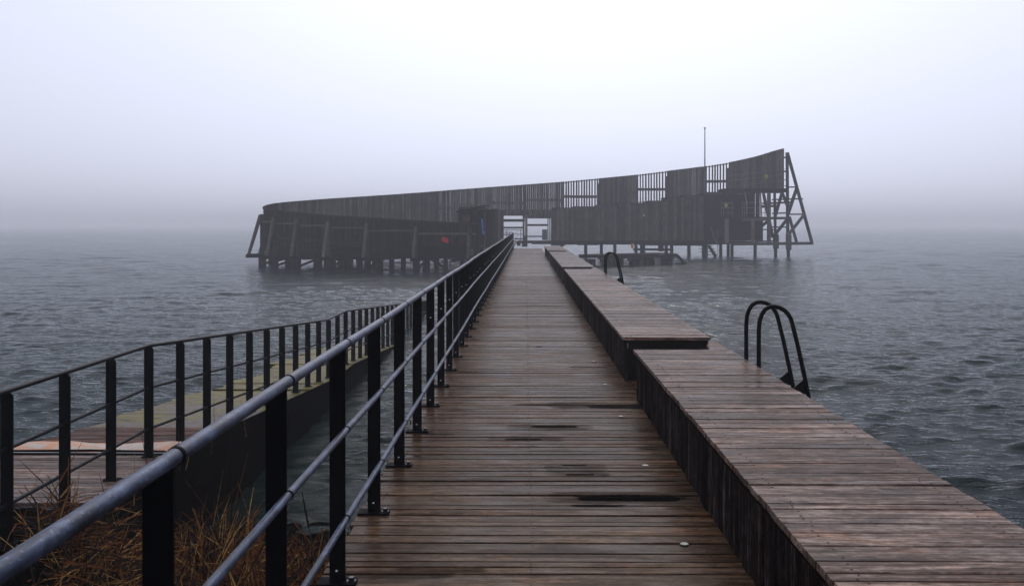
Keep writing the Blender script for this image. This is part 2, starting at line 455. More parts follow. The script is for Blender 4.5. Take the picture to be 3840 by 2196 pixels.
def water_mat():
    t = NT('sea_water')
    n1 = t.noise(t.pos((2.2, 6.0, 1.0)), 1.0, 5.0, 0.62, 0.4)
    n2 = t.noise(t.pos((6.0, 14.0, 1.0)), 1.0, 3.0, 0.6, 0.3)
    n3 = t.noise(t.pos((0.10, 0.16, 1.0)), 1.0, 3.0, 0.5, 0.2)
    b2 = t.bump(n1, 0.9, 0.05)
    b3 = t.bump(n2, 0.4, 0.014, b2)
    base = t.ramp(n3, [(0.3,(0.004,0.011,0.0105)),(0.7,(0.008,0.0185,0.0175))])
    # a wind-roughened sea: dark body below, mirror above, mixed by the angle of each little wave face
    dif = t.n.new('ShaderNodeBsdfDiffuse'); t.l.new(base, dif.inputs['Color']); t.l.new(b3, dif.inputs['Normal'])
    gls = t.n.new('ShaderNodeBsdfGlossy'); gls.inputs['Color'].default_value = (0.88, 0.905, 0.93, 1); gls.inputs['Roughness'].default_value = 0.07
    t.l.new(b3, gls.inputs['Normal'])
    fr = t.n.new('ShaderNodeFresnel'); fr.inputs['IOR'].default_value = 1.07; t.l.new(b3, fr.inputs['Normal'])
    mx = t.n.new('ShaderNodeMixShader')
    t.l.new(fr.outputs[0], mx.inputs[0]); t.l.new(dif.outputs[0], mx.inputs[1]); t.l.new(gls.outputs[0], mx.inputs[2])
    t.l.new(mx.outputs[0], t.out.inputs[0])
    t.n.remove(t.bsdf)
    return t.m
M['water'] = water_mat()

# ------------------------------------------------------------------ water
def make_water():
    ang = np.concatenate([np.linspace(-180, -42, 60)[:-1], np.linspace(-42, 42, 470), np.linspace(42, 180, 60)[1:]])
    ang = np.radians(ang)
    ang = ang[:-1]
    rad = np.concatenate([[0.0], np.geomspace(1.2, 6.0, 40)[:-1], np.geomspace(6.0, 95.0, 820)[:-1], np.geomspace(95.0, 480.0, 360)[:-1], np.geomspace(480.0, 2900.0, 60)])
    A, Rr = np.meshgrid(ang, rad)
    X = Rr * np.sin(A); Y = Rr * np.cos(A)
    step = np.gradient(rad)[:, None] * np.ones_like(A)
    r = np.random.RandomState(3)
    Z = np.zeros_like(X)
    for i in range(70):
        lam = 0.22 * (1.35 / 0.22) ** r.rand()
        th = math.radians(90 + r.normal(8, 33))
        k = 2 * math.pi / lam
        ph = r.rand() * 6.28
        amp = 0.0053 * lam * (0.45 + 1.5 * math.exp(-(math.log(lam / 0.55) / 0.45) ** 2))
        fade = np.clip((lam / np.maximum(step, 1e-3) - 2.4) / 2.0, 0, 1)
        arg = k * (X * math.cos(th) + Y * math.sin(th)) + ph + 0.9 * np.sin(0.41 * X + 0.2 * Y + i) + 0.7 * np.cos(0.33 * Y - 0.15 * X + 2 * i)
        grp = 0.55 + 0.45 * np.sin(0.23 * X * math.cos(3.1 * i) + 0.37 * Y * math.sin(1.7 * i) + 5 * i)
        Z += amp * fade * grp * (0.8 * np.sin(arg) - 1.5 * np.abs(np.cos(arg / 2)) + 0.9)
    for i in range(6):
        lam = 1.8 + 3.2 * r.rand(); th = math.radians(90 + r.normal(8, 15)); k = 2 * math.pi / lam
        Z += 0.0045 * lam * np.clip((lam / np.maximum(step, 1e-3) - 2.4) / 2.0, 0, 1) * np.sin(k * (X * math.cos(th) + Y * math.sin(th)) + 9 * i)
    far = np.clip((Rr - 55.0) / 60.0, 0, 1) * np.clip((210.0 - Rr) / 120.0, 0, 1)
    for i in range(26):
        lam = 1.2 * (4.2 / 1.2) ** r.rand(); th = math.radians(90 + r.normal(8, 22)); k = 2 * math.pi / lam
        grp = 0.5 + 0.5 * np.sin(0.05 * X * math.cos(3.1 * i) + 0.09 * Y * math.sin(1.7 * i) + 5 * i)
        Z += 0.0075 * lam * far * grp * np.clip((lam / np.maximum(step, 1e-3) - 2.2) / 1.5, 0, 1) * np.sin(k * (X * math.cos(th) + Y * math.sin(th)) + 7 * i + 0.8 * np.sin(0.07 * X + i))
    patch = 0.94 + 0.18 * np.sin(0.19 * X + 0.7 * np.sin(0.11 * Y) + 1.0) * np.sin(0.13 * Y + 0.5 * np.sin(0.16 * X)) + 0.14 * np.sin(0.47 * X - 0.31 * Y + 2.0 + np.sin(0.4 * Y))
    Z *= patch
    # calmer between the ramp and the pier
    Z *= np.where((X > -3.6) & (X < 1.0) & (Y < 40), 0.85, 1.0)
    nR, nA = X.shape
    co = np.stack([X, Y, Z], -1).reshape(-1, 3).astype(np.float32)
    i = np.arange(nR - 1)[:, None] * nA + np.arange(nA)[None, :]
    j = np.arange(nR - 1)[:, None] * nA + (np.arange(nA)[None, :] + 1) % nA
    quads = np.stack([i, i + nA, j + nA, j], -1).reshape(-1, 4)
    quads = quads[:, ::-1]
    me = bpy.data.meshes.new('water')
    me.vertices.add(len(co)); me.vertices.foreach_set('co', co.ravel())
    me.loops.add(quads.size); me.loops.foreach_set('vertex_index', quads.ravel().astype(np.int32))
    me.polygons.add(len(quads)); me.polygons.foreach_set('loop_start', np.arange(0, quads.size, 4, dtype=np.int32))
    me.update(calc_edges=True)
    me.validate()
    me.shade_smooth()
    me.materials.append(M['water'])
    o = place('water', me, kind='structure')
    return o
water = make_water()
if water.data.polygons[5000].normal.z < 0:
    water.data.flip_normals()

# ------------------------------------------------------------------ shore ground
def smooth(a, b, x):
    t = min(1.0, max(0.0, (x - a) / (b - a)))
    return t * t * (3 - 2 * t)
def shore_z(x, y):
    slope = 0.86 - 0.092 * y
    plateau = 0.93 - 1.5 * smooth(7.1, 8.6, y)
    t = smooth(-3.0, -3.6, x)
    z = slope * (1 - t) + plateau * t
    z -= 1.6 * smooth(-5.0, -6.6, x) * smooth(2.0, 5.0, y)
    z -= 0.5 * smooth(1.0, 2.5, x)
    return z
def make_shore():
    nx, ny = 130, 130
    xs = np.linspace(-14, 5, nx); ys = np.linspace(-9, 12, ny)
    r = random.Random(5)
    vs = []
    for y in ys:
        for x in xs:
            z = shore_z(x, y) + 0.035 * math.sin(3.1 * x + 1.7 * y) * math.sin(2.3 * y) + r.uniform(-0.03, 0.03)
            vs.append((x, y, z))
    fs = [(j*nx+i, j*nx+i+1, (j+1)*nx+i+1, (j+1)*nx+i) for j in range(ny-1) for i in range(nx-1)]
    me = bpy.data.meshes.new('shore_ground'); me.from_pydata(vs, [], fs); me.materials.append(M['soil']); me.shade_smooth()
    return place('shore_ground', me, kind='structure')
make_shore()

# ------------------------------------------------------------------ planks
def plank_mesh(name, length, width, thick, mat, axis='x', ch=0.004):
    """chamfered board centred on the origin, top at z = 0"""
    w, l = width / 2, length / 2
    prof = [(-w, -thick), (w, -thick), (w, -ch), (w - ch, 0), (-w + ch, 0), (-w, -ch)]
    mb = MB()
    if axis == 'x':
        mb.prism([(a, b) for a, b in prof], 'x', -l, l)
    else:
        mb.prism([(a, b) for a, b in prof], 'y', -l, l)
    me = mb.mesh(name, mat)
    return me

WIDTHS = [0.072, 0.105, 0.146]
def board_rows(y0, y1, known=()):
    """list of (centre, width) from y0 to y1 with mixed board widths and the measured rows where known"""
    rows, y = [], y0
    known = sorted(known)
    if known:
        while y < known[0] - 0.05:
            w = rnd.choice(WIDTHS)
            if known[0] - (y + w) < 0.06: w = known[0] - y
            rows.append((y, y + w)); y += w
        for a, b in zip(known[:-1], known[1:]): rows.append((a, b))
        y = known[-1]
    while y < y1 - 0.05:
        w = rnd.choice(WIDTHS)
        w = min(w, y1 - y)
        rows.append((y, y + w)); y += w
    return rows

KNOWN_DECK = [4.07, 4.232, 4.321, 4.395, 4.503, 4.649, 4.762, 4.909, 4.98, 5.09, 5.19, 5.268, 5.41, 5.474, 5.539, 5.684, 5.78, 5.882, 5.943, 6.008, 6.087]
KNOWN_BENCH = [2.991, 3.06, 3.162, 3.309, 3.451, 3.56, 3.631, 3.737, 3.81, 3.953, 4.092, 4.166, 4.286, 4.465, 4.607]
_pm = {}
def plank_of(kind, length, width, thick, mat, axis='x'):
    key = (kind, round(width, 3))
    if key not in _pm:
        _pm[key] = plank_mesh('plank', length, width, thick, mat, axis)
    return _pm[key]

# ------------------------------------------------------------------ the pier
PIER_END = 62.0
pier = thing('wooden_pier', 'long wet plank walkway running out from the shore to the round bath house', 'pier', (0, 0, 0))
GAP = 0.009
XL, XR = -0.955, 1.10
TILT = 0.010
rows = board_rows(-1.6, PIER_END, KNOWN_DECK)
near = [r for r in rows if r[0] < 29.0][:296]
far = rows[len(near):]
joist_x = (-0.86, 0.03, 0.93)
screws = MB()
def screw(x, y, z, r=0.0048):
    n = 6
    screws.add([(x + r*math.cos(i*math.pi/3), y + r*math.sin(i*math.pi/3), z + 0.0015) for i in range(n)] +
               [(x + 1.2*r*math.cos(i*math.pi/3), y + 1.2*r*math.sin(i*math.pi/3), z - 0.003) for i in range(n)],
               [tuple(range(n))] + [(i, n+i, n+(i+1) % n, (i+1) % n) for i in range(n)])
for a, b in near:
    w = round((b - a - GAP - rnd.choice([0, 0, 0.002, 0.004, 0.008])) / 0.002) * 0.002
    c = (a + b) / 2
    dz = rnd.gauss(0, 0.0016)
    dx = rnd.gauss(0, 0.006)
    place('plank', plank_of('deck', XR - XL, w, 0.034, M['deck']), pier,
          ((XL + XR) / 2 + dx, c + rnd.gauss(0, 0.001), DECK + dz), (rnd.gauss(0, 0.013), rnd.gauss(0, 0.0012), TILT + rnd.gauss(0, 0.0014)))
    if a > 2.5:
        for jx in joist_x:
            for s in (-1, 1):
                if rnd.random() < 0.9:
                    screw(jx + rnd.gauss(0, 0.006), c + TILT*jx + s * w * 0.28, DECK + dz)
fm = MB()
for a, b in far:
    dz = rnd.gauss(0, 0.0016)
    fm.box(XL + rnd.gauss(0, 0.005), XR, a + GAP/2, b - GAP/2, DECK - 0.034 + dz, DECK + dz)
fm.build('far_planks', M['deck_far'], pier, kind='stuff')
screws.build('screw_heads', M['screw'], pier, kind='stuff')
# joists, fascia, piles under the deck
jm = MB()
for jx in (-0.80, 0.03, 0.95, 1.85):
    jm.box(jx - 0.06, jx + 0.06, -1.5, PIER_END - 0.02, DECK - 0.25, DECK - 0.037)
jm.build('joists', M['frame'], pier)
MB().box(XL + 0.012, XL + 0.05, -1.5, PIER_END - 0.01, DECK - 0.27, DECK - 0.036).build('fascia', M['frame'], pier)
MB().box(1.86, 1.905, -1.0, 50.4, DECK - 0.27, DECK + 0.30).build('fascia', M['frame'], pier)
for i, y in enumerate(np.arange(0.8, PIER_END, 4.0)):
    for x in (-0.62, 0.62, 1.70) if y < 50 else (-0.62, 0.62):
        MB().tube([(x, y, -1.6), (x, y, DECK - 0.25)], 0.13, 12).build('pile', M['pile'], pier, smooth=True)
    MB().box(-0.93, 1.88 if y < 50 else 0.98, y - 0.09, y + 0.09, DECK - 0.46, DECK - 0.25).build('cross_beam', M['pile'], pier)
# boards that carry on under the benches, seen in the gaps
for y0, y1 in ((8.32, 9.70), (23.6, 25.5), (38.9, 41.2), (48.4, 50.4)):
    for a, b in board_rows(y0, y1):
        place('plank', plank_of('gapdeck', 0.74, round((b-a-GAP)/0.002)*0.002, 0.034, M['deck']), pier, (1.482, (a+b)/2 + 0.012, DECK + rnd.gauss(0, 0.001)), (0, 0, TILT))
# round pale lamps let into the deck
for y in (4.64, 6.15, 7.72, 9.25, 10.8, 12.35, 13.9, 15.45, 17.0, 18.55):
    mb = MB(); n = 20; r0 = 0.0235
    ring = [(0.82 + r0*math.cos(2*math.pi*i/n), y + r0*math.sin(2*math.pi*i/n)) for i in range(n)]
    mb.prism(ring, 'z', DECK - 0.01, DECK + 0.003)
    d = mb.build('deck_lamp', M['bolt'], pier)
    mb = MB()
    mb.prism([(0.82 + 0.019*math.cos(2*math.pi*i/n), y + 0.019*math.sin(2*math.pi*i/n)) for i in range(n)], 'z', DECK + 0.0032, DECK + 0.0055)
    mb.build('lens', M['disc'], d)

# ------------------------------------------------------------------ benches along the right edge
BT = DECK + 0.47
BX0, BX1, BF = 1.02, 1.935, 1.048
def bench(label, y0, y1, detailed, known=(), bridge=True):
    t = thing('pier_bench', label, 'bench', (1.5, (y0+y1)/2, DECK), 'broad slatted benches along the pier edge')
    mat = M['bench'] if detailed else M['bench_far']
    rows = board_rows(y0, y1, known)
    sm = MB()
    if detailed:
        for a, b in rows:
            w = round((b - a - GAP + 0.001) / 0.002) * 0.002
            dz = rnd.gauss(0, 0.0012)
            place('plank', plank_of('bench', BX1 - BX0, w, 0.030, M['bench']), t,
                  ((BX0+BX1)/2 + rnd.gauss(0, 0.0016), (a+b)/2, BT + dz), (rnd.gauss(0, 0.013), 0, rnd.gauss(0.002, 0.0014)))
            for jx in (BX0 + 0.10, BX1 - 0.10):
                for s in (-1, 1):
                    if rnd.random() < 0.85:
                        x, y, z, r = jx + rnd.gauss(0, 0.008), (a+b)/2 + s*w*0.28, BT + dz, 0.0055
                        sm.add([(x + r*math.cos(i*math.pi/3), y + r*math.sin(i*math.pi/3), z + 0.0015) for i in range(6)] +
                               [(x + 1.2*r*math.cos(i*math.pi/3), y + 1.2*r*math.sin(i*math.pi/3), z - 0.003) for i in range(6)],
                               [tuple(range(6))] + [(i, 6+i, 6+(i+1) % 6, (i+1) % 6) for i in range(6)])
        sm.build('screw_heads', M['screw'], t, kind='stuff')
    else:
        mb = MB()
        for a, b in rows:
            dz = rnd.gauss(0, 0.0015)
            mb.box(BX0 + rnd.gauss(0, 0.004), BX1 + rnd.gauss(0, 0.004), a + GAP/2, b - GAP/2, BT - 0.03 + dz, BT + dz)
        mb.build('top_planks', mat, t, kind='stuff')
    # front cladding of upright boards
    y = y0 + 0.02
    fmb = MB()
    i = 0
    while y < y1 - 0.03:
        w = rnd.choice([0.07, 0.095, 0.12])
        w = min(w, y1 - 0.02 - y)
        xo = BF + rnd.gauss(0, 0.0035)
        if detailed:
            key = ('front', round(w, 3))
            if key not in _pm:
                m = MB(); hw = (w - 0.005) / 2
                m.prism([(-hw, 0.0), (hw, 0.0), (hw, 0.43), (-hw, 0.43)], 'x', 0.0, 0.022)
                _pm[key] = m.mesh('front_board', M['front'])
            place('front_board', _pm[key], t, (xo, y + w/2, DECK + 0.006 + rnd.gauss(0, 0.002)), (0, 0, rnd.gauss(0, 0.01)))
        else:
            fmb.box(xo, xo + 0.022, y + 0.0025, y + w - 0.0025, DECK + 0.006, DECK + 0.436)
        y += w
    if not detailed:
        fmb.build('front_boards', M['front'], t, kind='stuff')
    MB().box(BF + 0.030, BX1 - 0.012, y0 + 0.012, y0 + 0.055, BT - 0.125, BT - 0.032).build('end_rail', M['clad'], t)
    MB().box(BX0 + 0.012, BF + 0.026, y0 + 0.012, y1 - 0.012, BT - 0.060, BT - 0.033).build('front_rail', M['frame'], t)
    MB().box(BX1 - 0.055, BX1 - 0.013, y0 + 0.060, y1 - 0.012, BT - 0.125, BT - 0.033).build('back_rail', M['frame'], t)
    MB().box(BF + 0.030, BX1 - 0.09, y0 + 0.10, y0 + 0.13, DECK + 0.006, BT - 0.127).build('end_panel', M['frame'], t)
    MB().box(BF + 0.030, BX1 - 0.09, y1 - 0.06, y1 - 0.03, DECK + 0.006, BT - 0.035).build('end_panel', M['frame'], t)
    if bridge:
        mb = MB()
        yy = y1 + 0.006
        while yy < y1 + bridge - 0.02:
            w = min(rnd.choice(WIDTHS), y1 + bridge - yy)
            mb.box(BX1 - 0.19 + 0.125*(yy - y1)/bridge, BX1 - 0.004, yy, yy + w - GAP, BT - 0.032, BT - 0.004)
            yy += w
        mb.build('edge_strip', mat, t, kind='stuff')
    return t
bench('nearest broad plank bench on the right, running off the bottom of the picture', -1.0, 8.50, True, KNOWN_BENCH, 0.68)
bench('second broad plank bench along the pier, starting where the near ladder stands', 9.40, 23.9, True, (), 0.85)
bench('third broad plank bench, further out past the second gap', 25.0, 39.2, False, (), 1.3)
bench('short last plank bench at the far end of the walkway', 40.8, 48.9, False, (), 0)

# ------------------------------------------------------------------ main railing
RX = -0.828
rail = thing('pier_railing', 'galvanised pipe railing on black flat posts down the left side of the pier', 'railing', (RX, 0, DECK))
H_TOP, H_MID, H_LOW = 1.105, 0.708, 0.300
R_TOP, R_MID = 0.0200, 0.0150
post_y = [2.10 + 1.005 * k for k in range(-3, 61)]
# one post
def post_mesh():
    mb = MB()
    x0, x1 = -0.078, -0.006
    prof = [(x0, 0.0), (x1, 0.0), (x1, H_TOP - 0.002), (x1 - 0.012, H_TOP + 0.001), (x1 - 0.030, H_TOP + 0.0),
            (x0 + 0.026, H_TOP - 0.008), (x0 + 0.008, H_TOP - 0.024), (x0, H_TOP - 0.046)]
    mb.prism(prof, 'y', -0.006, 0.006)
    return mb.mesh('post', M['black'])
def plate_mesh():
    mb = MB()
    mb.prism([(-0.13, -0.045), (0.034, -0.045), (0.046, -0.030), (0.046, 0.030), (0.034, 0.045), (-0.13, 0.045)], 'z', 0.002, 0.014)
    return mb.mesh('base_plate', M['black'])
def bolt_mesh():
    mb = MB()
    mb.prism([(0.022*math.cos(i*math.pi/8), 0.022*math.sin(i*math.pi/8)) for i in range(16)], 'z', 0.014, 0.017)
    mb.prism([(0.0145*math.cos(i*math.pi/3), 0.0145*math.sin(i*math.pi/3)) for i in range(6)], 'z', 0.017, 0.032)
    return mb.mesh('bolt', M['bolt'])
def rivet_mesh():
    mb = MB()
    mb.prism([(0.006*math.cos(i*math.pi/4), 0.0045*math.sin(i*math.pi/4)) for i in range(8)], 'y', -0.0085, -0.006)
    return mb.mesh('rivet', M['white_head'])
def ring_mesh(r):
    mb = MB(); n = 16
    mb.tube([(0,-0.0065,0),(0,0.0065,0)], r, n)
    return mb.mesh('collar', M['black'], True)
PM, PL, BMs, RV = post_mesh(), plate_mesh(), bolt_mesh(), rivet_mesh()
RG1, RG2 = ring_mesh(R_TOP + 0.0022), ring_mesh(R_MID + 0.0022)
jit = {}
for k, y in enumerate(post_y):
    dz = 0.004 * math.sin(y * 0.9) + rnd.gauss(0, 0.002)
    dx = 0.006 * math.sin(y * 0.23) + rnd.gauss(0, 0.0015)
    jit[k] = (dx, dz)
    p = place('post', PM, rail, (RX + dx, y, DECK + dz))
    ORG[p.name] = Vector((RX + dx, y, DECK + dz))
    place('base_plate', PL, p, (RX + dx, y, DECK + dz*0.2))
    if y < 26:
        place('bolt', BMs, p, (RX + dx + 0.022, y, DECK + dz*0.2))
    place('rivet', RV, p, (RX + dx - 0.045, y, DECK + 0.062))
    if 8 < y < 40 and rnd.random() < 0.75:
        place('rivet', RV, p, (RX + dx - 0.040, y, DECK + 0.80 + rnd.gauss(0, 0.01)))
    for h, m in ((H_TOP, RG1), (H_MID, RG2), (H_LOW, RG2)):
        place('collar', m, p, (RX + dx, y, DECK + h + dz))
for nm, h, r in (('handrail', H_TOP, R_TOP), ('middle_rail', H_MID, R_MID), ('lower_rail', H_LOW, R_MID)):
    for k in range(len(post_y) - 1):
        a, b = post_y[k], post_y[k+1]
        (ax, az), (bx, bz) = jit[k], jit[k+1]
        mb = MB()
        mb.tube([(RX + ax, a + 0.0068, DECK + h + az), (RX + (ax+bx)/2, (a+b)/2, DECK + h + (az+bz)/2 - 0.001), (RX + bx, b - 0.0068, DECK + h + bz)], r, 16 if a < 20 else 10)
        mb.build(nm, M['steel'], rail, smooth=True)

# ------------------------------------------------------------------ swimming ladders
def swim_ladder(label, y0):
    t = thing('swim_ladder', label, 'ladder', (1.96, y0, DECK), 'swimming ladders beside the benches')
    prof = [(1.962, 0.55), (1.962, 1.95), (1.962, 2.30), (1.968, 2.385), (1.985, 2.44), (2.012, 2.483), (2.05, 2.507), (2.092, 2.512), (2.135, 2.503), (2.175, 2.482), (2.208, 2.448), (2.232, 2.405), (2.245, 2.36),
            (2.297, 2.145), (2.353, 1.885), (2.42, 1.55), (2.62, 0.60), (2.80, -0.30)]
    for y in (y0, y0 + 0.43):
        p = [(x, y, z) for x, z in prof]
        rl = MB().tube(p, 0.0185, 14).build('rail', M['ladder'], t, smooth=True)
        mb = MB()
        mb.prism([(2.338, 1.90), (2.235, 1.815), (2.245, 1.795), (2.36, 1.775)], 'y', y - 0.005, y + 0.005)
        mb.build('gusset', M['ladder'], rl)
        mb = MB().box(1.915, 1.975, y - 0.03, y + 0.03, 1.50, 1.62)
        mb.build('bracket', M['ladder'], rl)
    for i, z in enumerate((1.40, 1.12, 0.84, 0.56, 0.28)):
        x = 2.42 + (1.55 - z) * 0.2105
        MB().box(x - 0.11, x + 0.02, y0 + 0.018, y0 + 0.412, z - 0.015, z + 0.015).build('tread', M['ladder'], t)
    return t
swim_ladder('black double-hoop swimming ladder nearest the camera, by the first gap between benches', 7.57)
swim_ladder('smaller black swimming ladder further out, by the far end of the second bench', 21.8)

# ------------------------------------------------------------------ ramp into the water
RZ = 0.985
def ramp_z(y):
    pts = [(-9, RZ), (8.5, RZ), (16.25, 0.41), (17.9, 0.41), (25.3, -0.11), (34, -0.72)]
    for (a, za), (b, zb) in zip(pts[:-1], pts[1:]):
        if y <= b: return za + (zb - za) * (y - a) / (b - a)
    return pts[-1][1]
ramp = thing('bathing_ramp', 'low weathered landing and mossy ramp sloping down into the water on the left', 'ramp', (-4.4, 8, 0))
RL, RR = -5.12, -3.45
for a, b in board_rows(7.08, 8.58):
    w = round((b - a - 0.006)/0.002)*0.002
    place('plank', plank_of('ramp', RR - RL, w, 0.03, M['ramp_wood']), ramp, ((RL+RR)/2 + rnd.gauss(0, 0.006), (a+b)/2, RZ + rnd.gauss(0, 0.002)), (rnd.gauss(0, 0.008), 0, rnd.gauss(0.004, 0.002)))
# bulged metal plate over the hinge
mb = MB()
n = 22
prof = []
for i in range(n + 1):
    u = i / n
    y = 8.66 + u * 0.52
    prof.append((y, ramp_z(y) + 0.018 + 0.028 * math.sin(math.pi * u) ** 0.7))
nx = 26
vs, fs = [], []
for j in range(nx + 1):
    x = RL + 0.02 + (RR - RL - 0.06) * j / nx
    for (y, z) in prof: vs.append((x, y, z + 0.012 * math.sin(j * 0.33) + 0.004 * math.sin(j * 1.1)))
m1 = n + 1
for j in range(nx):
    for i in range(n): fs.append((j*m1+i, (j+1)*m1+i, (j+1)*m1+i+1, j*m1+i+1))
mb.add(vs, fs)
pl = mb.build('hinge_plate', M['plate'], ramp, smooth=True)
sol = pl.modifiers.new('thick', 'SOLIDIFY'); sol.thickness = 0.008; sol.offset = -1
MB().box(RL + 0.01, RR - 0.03, 8.60, 8.635, RZ - 0.03, RZ + 0.008).build('edge_bar', M['white_sign'], ramp)
for a, b in board_rows(9.22, 10.36):
    c = (a + b) / 2
    w = round((b - a - 0.005)/0.002)*0.002
    place('plank', plank_of('rampd', RR - RL, w, 0.03, M['ramp_dark']), ramp, ((RL+RR)/2 + rnd.gauss(0, 0.01), c, ramp_z(c) + rnd.gauss(0, 0.002)), (-0.075, 0, rnd.gauss(0.004, 0.002)))
mb = MB()
ys = [10.38, 11.9, 13.3, 14.3, 15.3, 16.25, 17.9, 19.2, 20.6, 22.5, 25.3, 29.0, 34.0]
edge = [0.0, -0.02, -0.10, 0.10, -0.06, 0.14, -0.05, 0.05, -0.12, 0.0, 0.05, 0.0]
for (a, b), e in zip(zip(ys[:-1], ys[1:]), edge):
    g = 0.03
    za, zb = ramp_z(a) + rnd.uniform(-0.012, 0.012), ramp_z(b) + rnd.uniform(-0.012, 0.012)
    n_ = 9
    left = []
    for i in range(n_ + 1):
        u = i / n_
        rag = 0.05 * math.sin(7 * u + 3 * a) + rnd.uniform(-0.035, 0.035) + 0.10 * (max(0, u - 0.8) + max(0, 0.2 - u)) * 2
        left.append((RL + e + rag, a + (b - g - a) * u, za + (zb - za) * u))
    poly = left + [(RR, b - g, zb), (RR, a, za)]
    m_ = len(poly)
    mb.add([(x, y, z - 0.24) for x, y, z in poly] + list(poly),
           [tuple(range(m_)), tuple(range(2*m_ - 1, m_ - 1, -1))] + [((i+1) % m_, i, m_ + i, m_ + (i+1) % m_) for i in range(m_)])
mb.build('ramp_slab', M['slab'], ramp)
MB().box(RL + 0.03, RR, 8.585, 8.60, RZ - 0.05, RZ + 0.012).build('hinge_bar', M['black'], ramp)
MB().tube([(RL + 0.02, 8.648, RZ + 0.012), (RL + 0.9, 8.650, RZ + 0.022), (RR - 0.05, 8.648, RZ + 0.010)], 0.012, 8).build('hinge_bar', M['black'], ramp)
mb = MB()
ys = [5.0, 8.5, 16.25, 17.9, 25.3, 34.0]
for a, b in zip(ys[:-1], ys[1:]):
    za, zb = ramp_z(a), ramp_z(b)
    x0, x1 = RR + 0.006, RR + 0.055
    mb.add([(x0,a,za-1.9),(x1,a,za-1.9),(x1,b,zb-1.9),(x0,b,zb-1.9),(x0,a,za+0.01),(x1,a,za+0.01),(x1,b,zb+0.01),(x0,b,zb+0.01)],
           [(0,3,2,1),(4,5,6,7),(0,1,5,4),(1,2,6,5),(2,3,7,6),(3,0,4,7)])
mb.build('side_wall', M['near_black'], ramp)
for y in np.arange(8.0, 30, 2.5):
    for x in (RL + 0.25, RR - 0.25):
        z = ramp_z(y)
        if z > -0.4: MB().tube([(x, y, -1.6), (x, y, z - 0.12)], 0.11, 10).build('pile', M['pile'], ramp, smooth=True)

ramp_rail = thing('ramp_railing', 'black steel railing with flat posts following the sloping ramp into the water', 'railing', (-3.6, 7, RZ))
RRX = -3.60
ry = [6.165 + 0.781 * k for k in range(-2, 35)]
mb = MB()
mb.prism([(-0.044, -0.02), (0.044, -0.02), (0.044, 1.025), (0.030, 1.046), (-0.036, 1.056), (-0.044, 1.04)], 'y', -0.006, 0.006)
RPM = mb.mesh('post', M['black'])
RB = MB().box(-0.055, 0.07, -0.045, 0.045, 0.001, 0.012).mesh('base_plate', M['black'])
for y in ry:
    z = ramp_z(y)
    p = place('post', RPM, ramp_rail, (RRX, y, z))
    ORG[p.name] = Vector((RRX, y, z))
    place('base_plate', RB, p, (RRX, y, z))
for nm, h, r in (('top_rail', 1.060, 0.019), ('middle_rail', 0.66, 0.0145), ('lower_rail', 0.27, 0.0145)):
    pts = [(RRX, y, ramp_z(y) + h) for y in sorted(set(list(ry) + [8.5, 16.25, 17.9, 25.3])) if ry[0] <= y <= ry[-1]]
    MB().tube(pts, r, 10).build(nm, M['blackrail'], ramp_rail, smooth=True)

# ------------------------------------------------------------------ dry reeds
def reeds():
    r = random.Random(11)
    mb = MB()
    tones = []
    def stalk(x, y, z, L, az, el, w):
        d = Vector((math.cos(az)*math.cos(el), math.sin(az)*math.cos(el), math.sin(el)))
        p = Vector((x, y, z))
        sag = Vector((r.gauss(0, .05), r.gauss(0, .05), -0.12 * abs(r.gauss(0, 1)) * math.cos(el))) * L
        pts = [p, p + d*L*0.5 + sag*0.15, p + d*L + sag]
        f0 = len(mb.f)
        mb.tube(pts, [w, w*0.8, w*0.25], 3, cap=False)
        q = r.random(); k = 0 if q < 0.42 else (1 if q < 0.84 else 2)
        tones.extend([k] * (len(mb.f) - f0))
    clumps = [(-2.62, 7.55, 0.42, 0.50, 2000, 0.36), (-2.75, 7.9, 0.30, 0.25, 160, 0.60), (-3.20, 6.65, 0.30, 0.42, 950, 0.36), (-1.80, 7.55, 0.22, 0.5, 1000, 0.26), (-2.75, 6.3, 0.55, 0.5, 1000, 0.30), (-2.2, 6.7, 0.45, 0.5, 950, 0.30), (-1.6, 5.6, 0.3, 0.6, 300, 0.3)]
    for cx, cy, sx, sy, n, L in clumps:
        for i in range(n):
            x, y = r.gauss(cx, sx * 0.6), r.gauss(cy, sy * 0.6)
            if x > -1.05 or x < -3.75: continue
            z = max(shore_z(x, y), 0.0) - 0.02 + abs(r.gauss(0, 0.09))
            lay = r.random()
            el = r.uniform(-0.15, 0.40) if lay < 0.72 else r.uniform(0.4, 1.35)
            stalk(x, y, z, L * r.uniform(0.5, 1.7), r.uniform(0, 6.28), el, r.uniform(0.0022, 0.0070) if r.random() < 0.85 else r.uniform(0.007, 0.011))
    for x, y, L in ((-3.38, 8.05, 0.55), (-3.36, 8.1, 0.5), (-3.34, 8.6, 0.62), (-3.3, 8.65, 0.45), (-3.35, 9.5, 0.7), (-3.3, 7.5, 0.45), (-3.42, 7.3, 0.35), (-3.32, 10.6, 0.5), (-3.4, 8.9, 0.4)):
        stalk(x, y, ramp_z(y) - 0.15, L, r.uniform(0, 6.28), r.uniform(1.2, 1.5), 0.0045)
    o = mb.build('dry_reeds', M['reed'], kind='stuff')
    o.data.materials.append(M['reed_mid']); o.data.materials.append(M['reed_pale'])
    o.data.polygons.foreach_set('material_index', tones)
    o['label'] = 'tangle of broken dry reeds on the dark shore below the pier railing'
    o['category'] = 'reeds'
reeds()

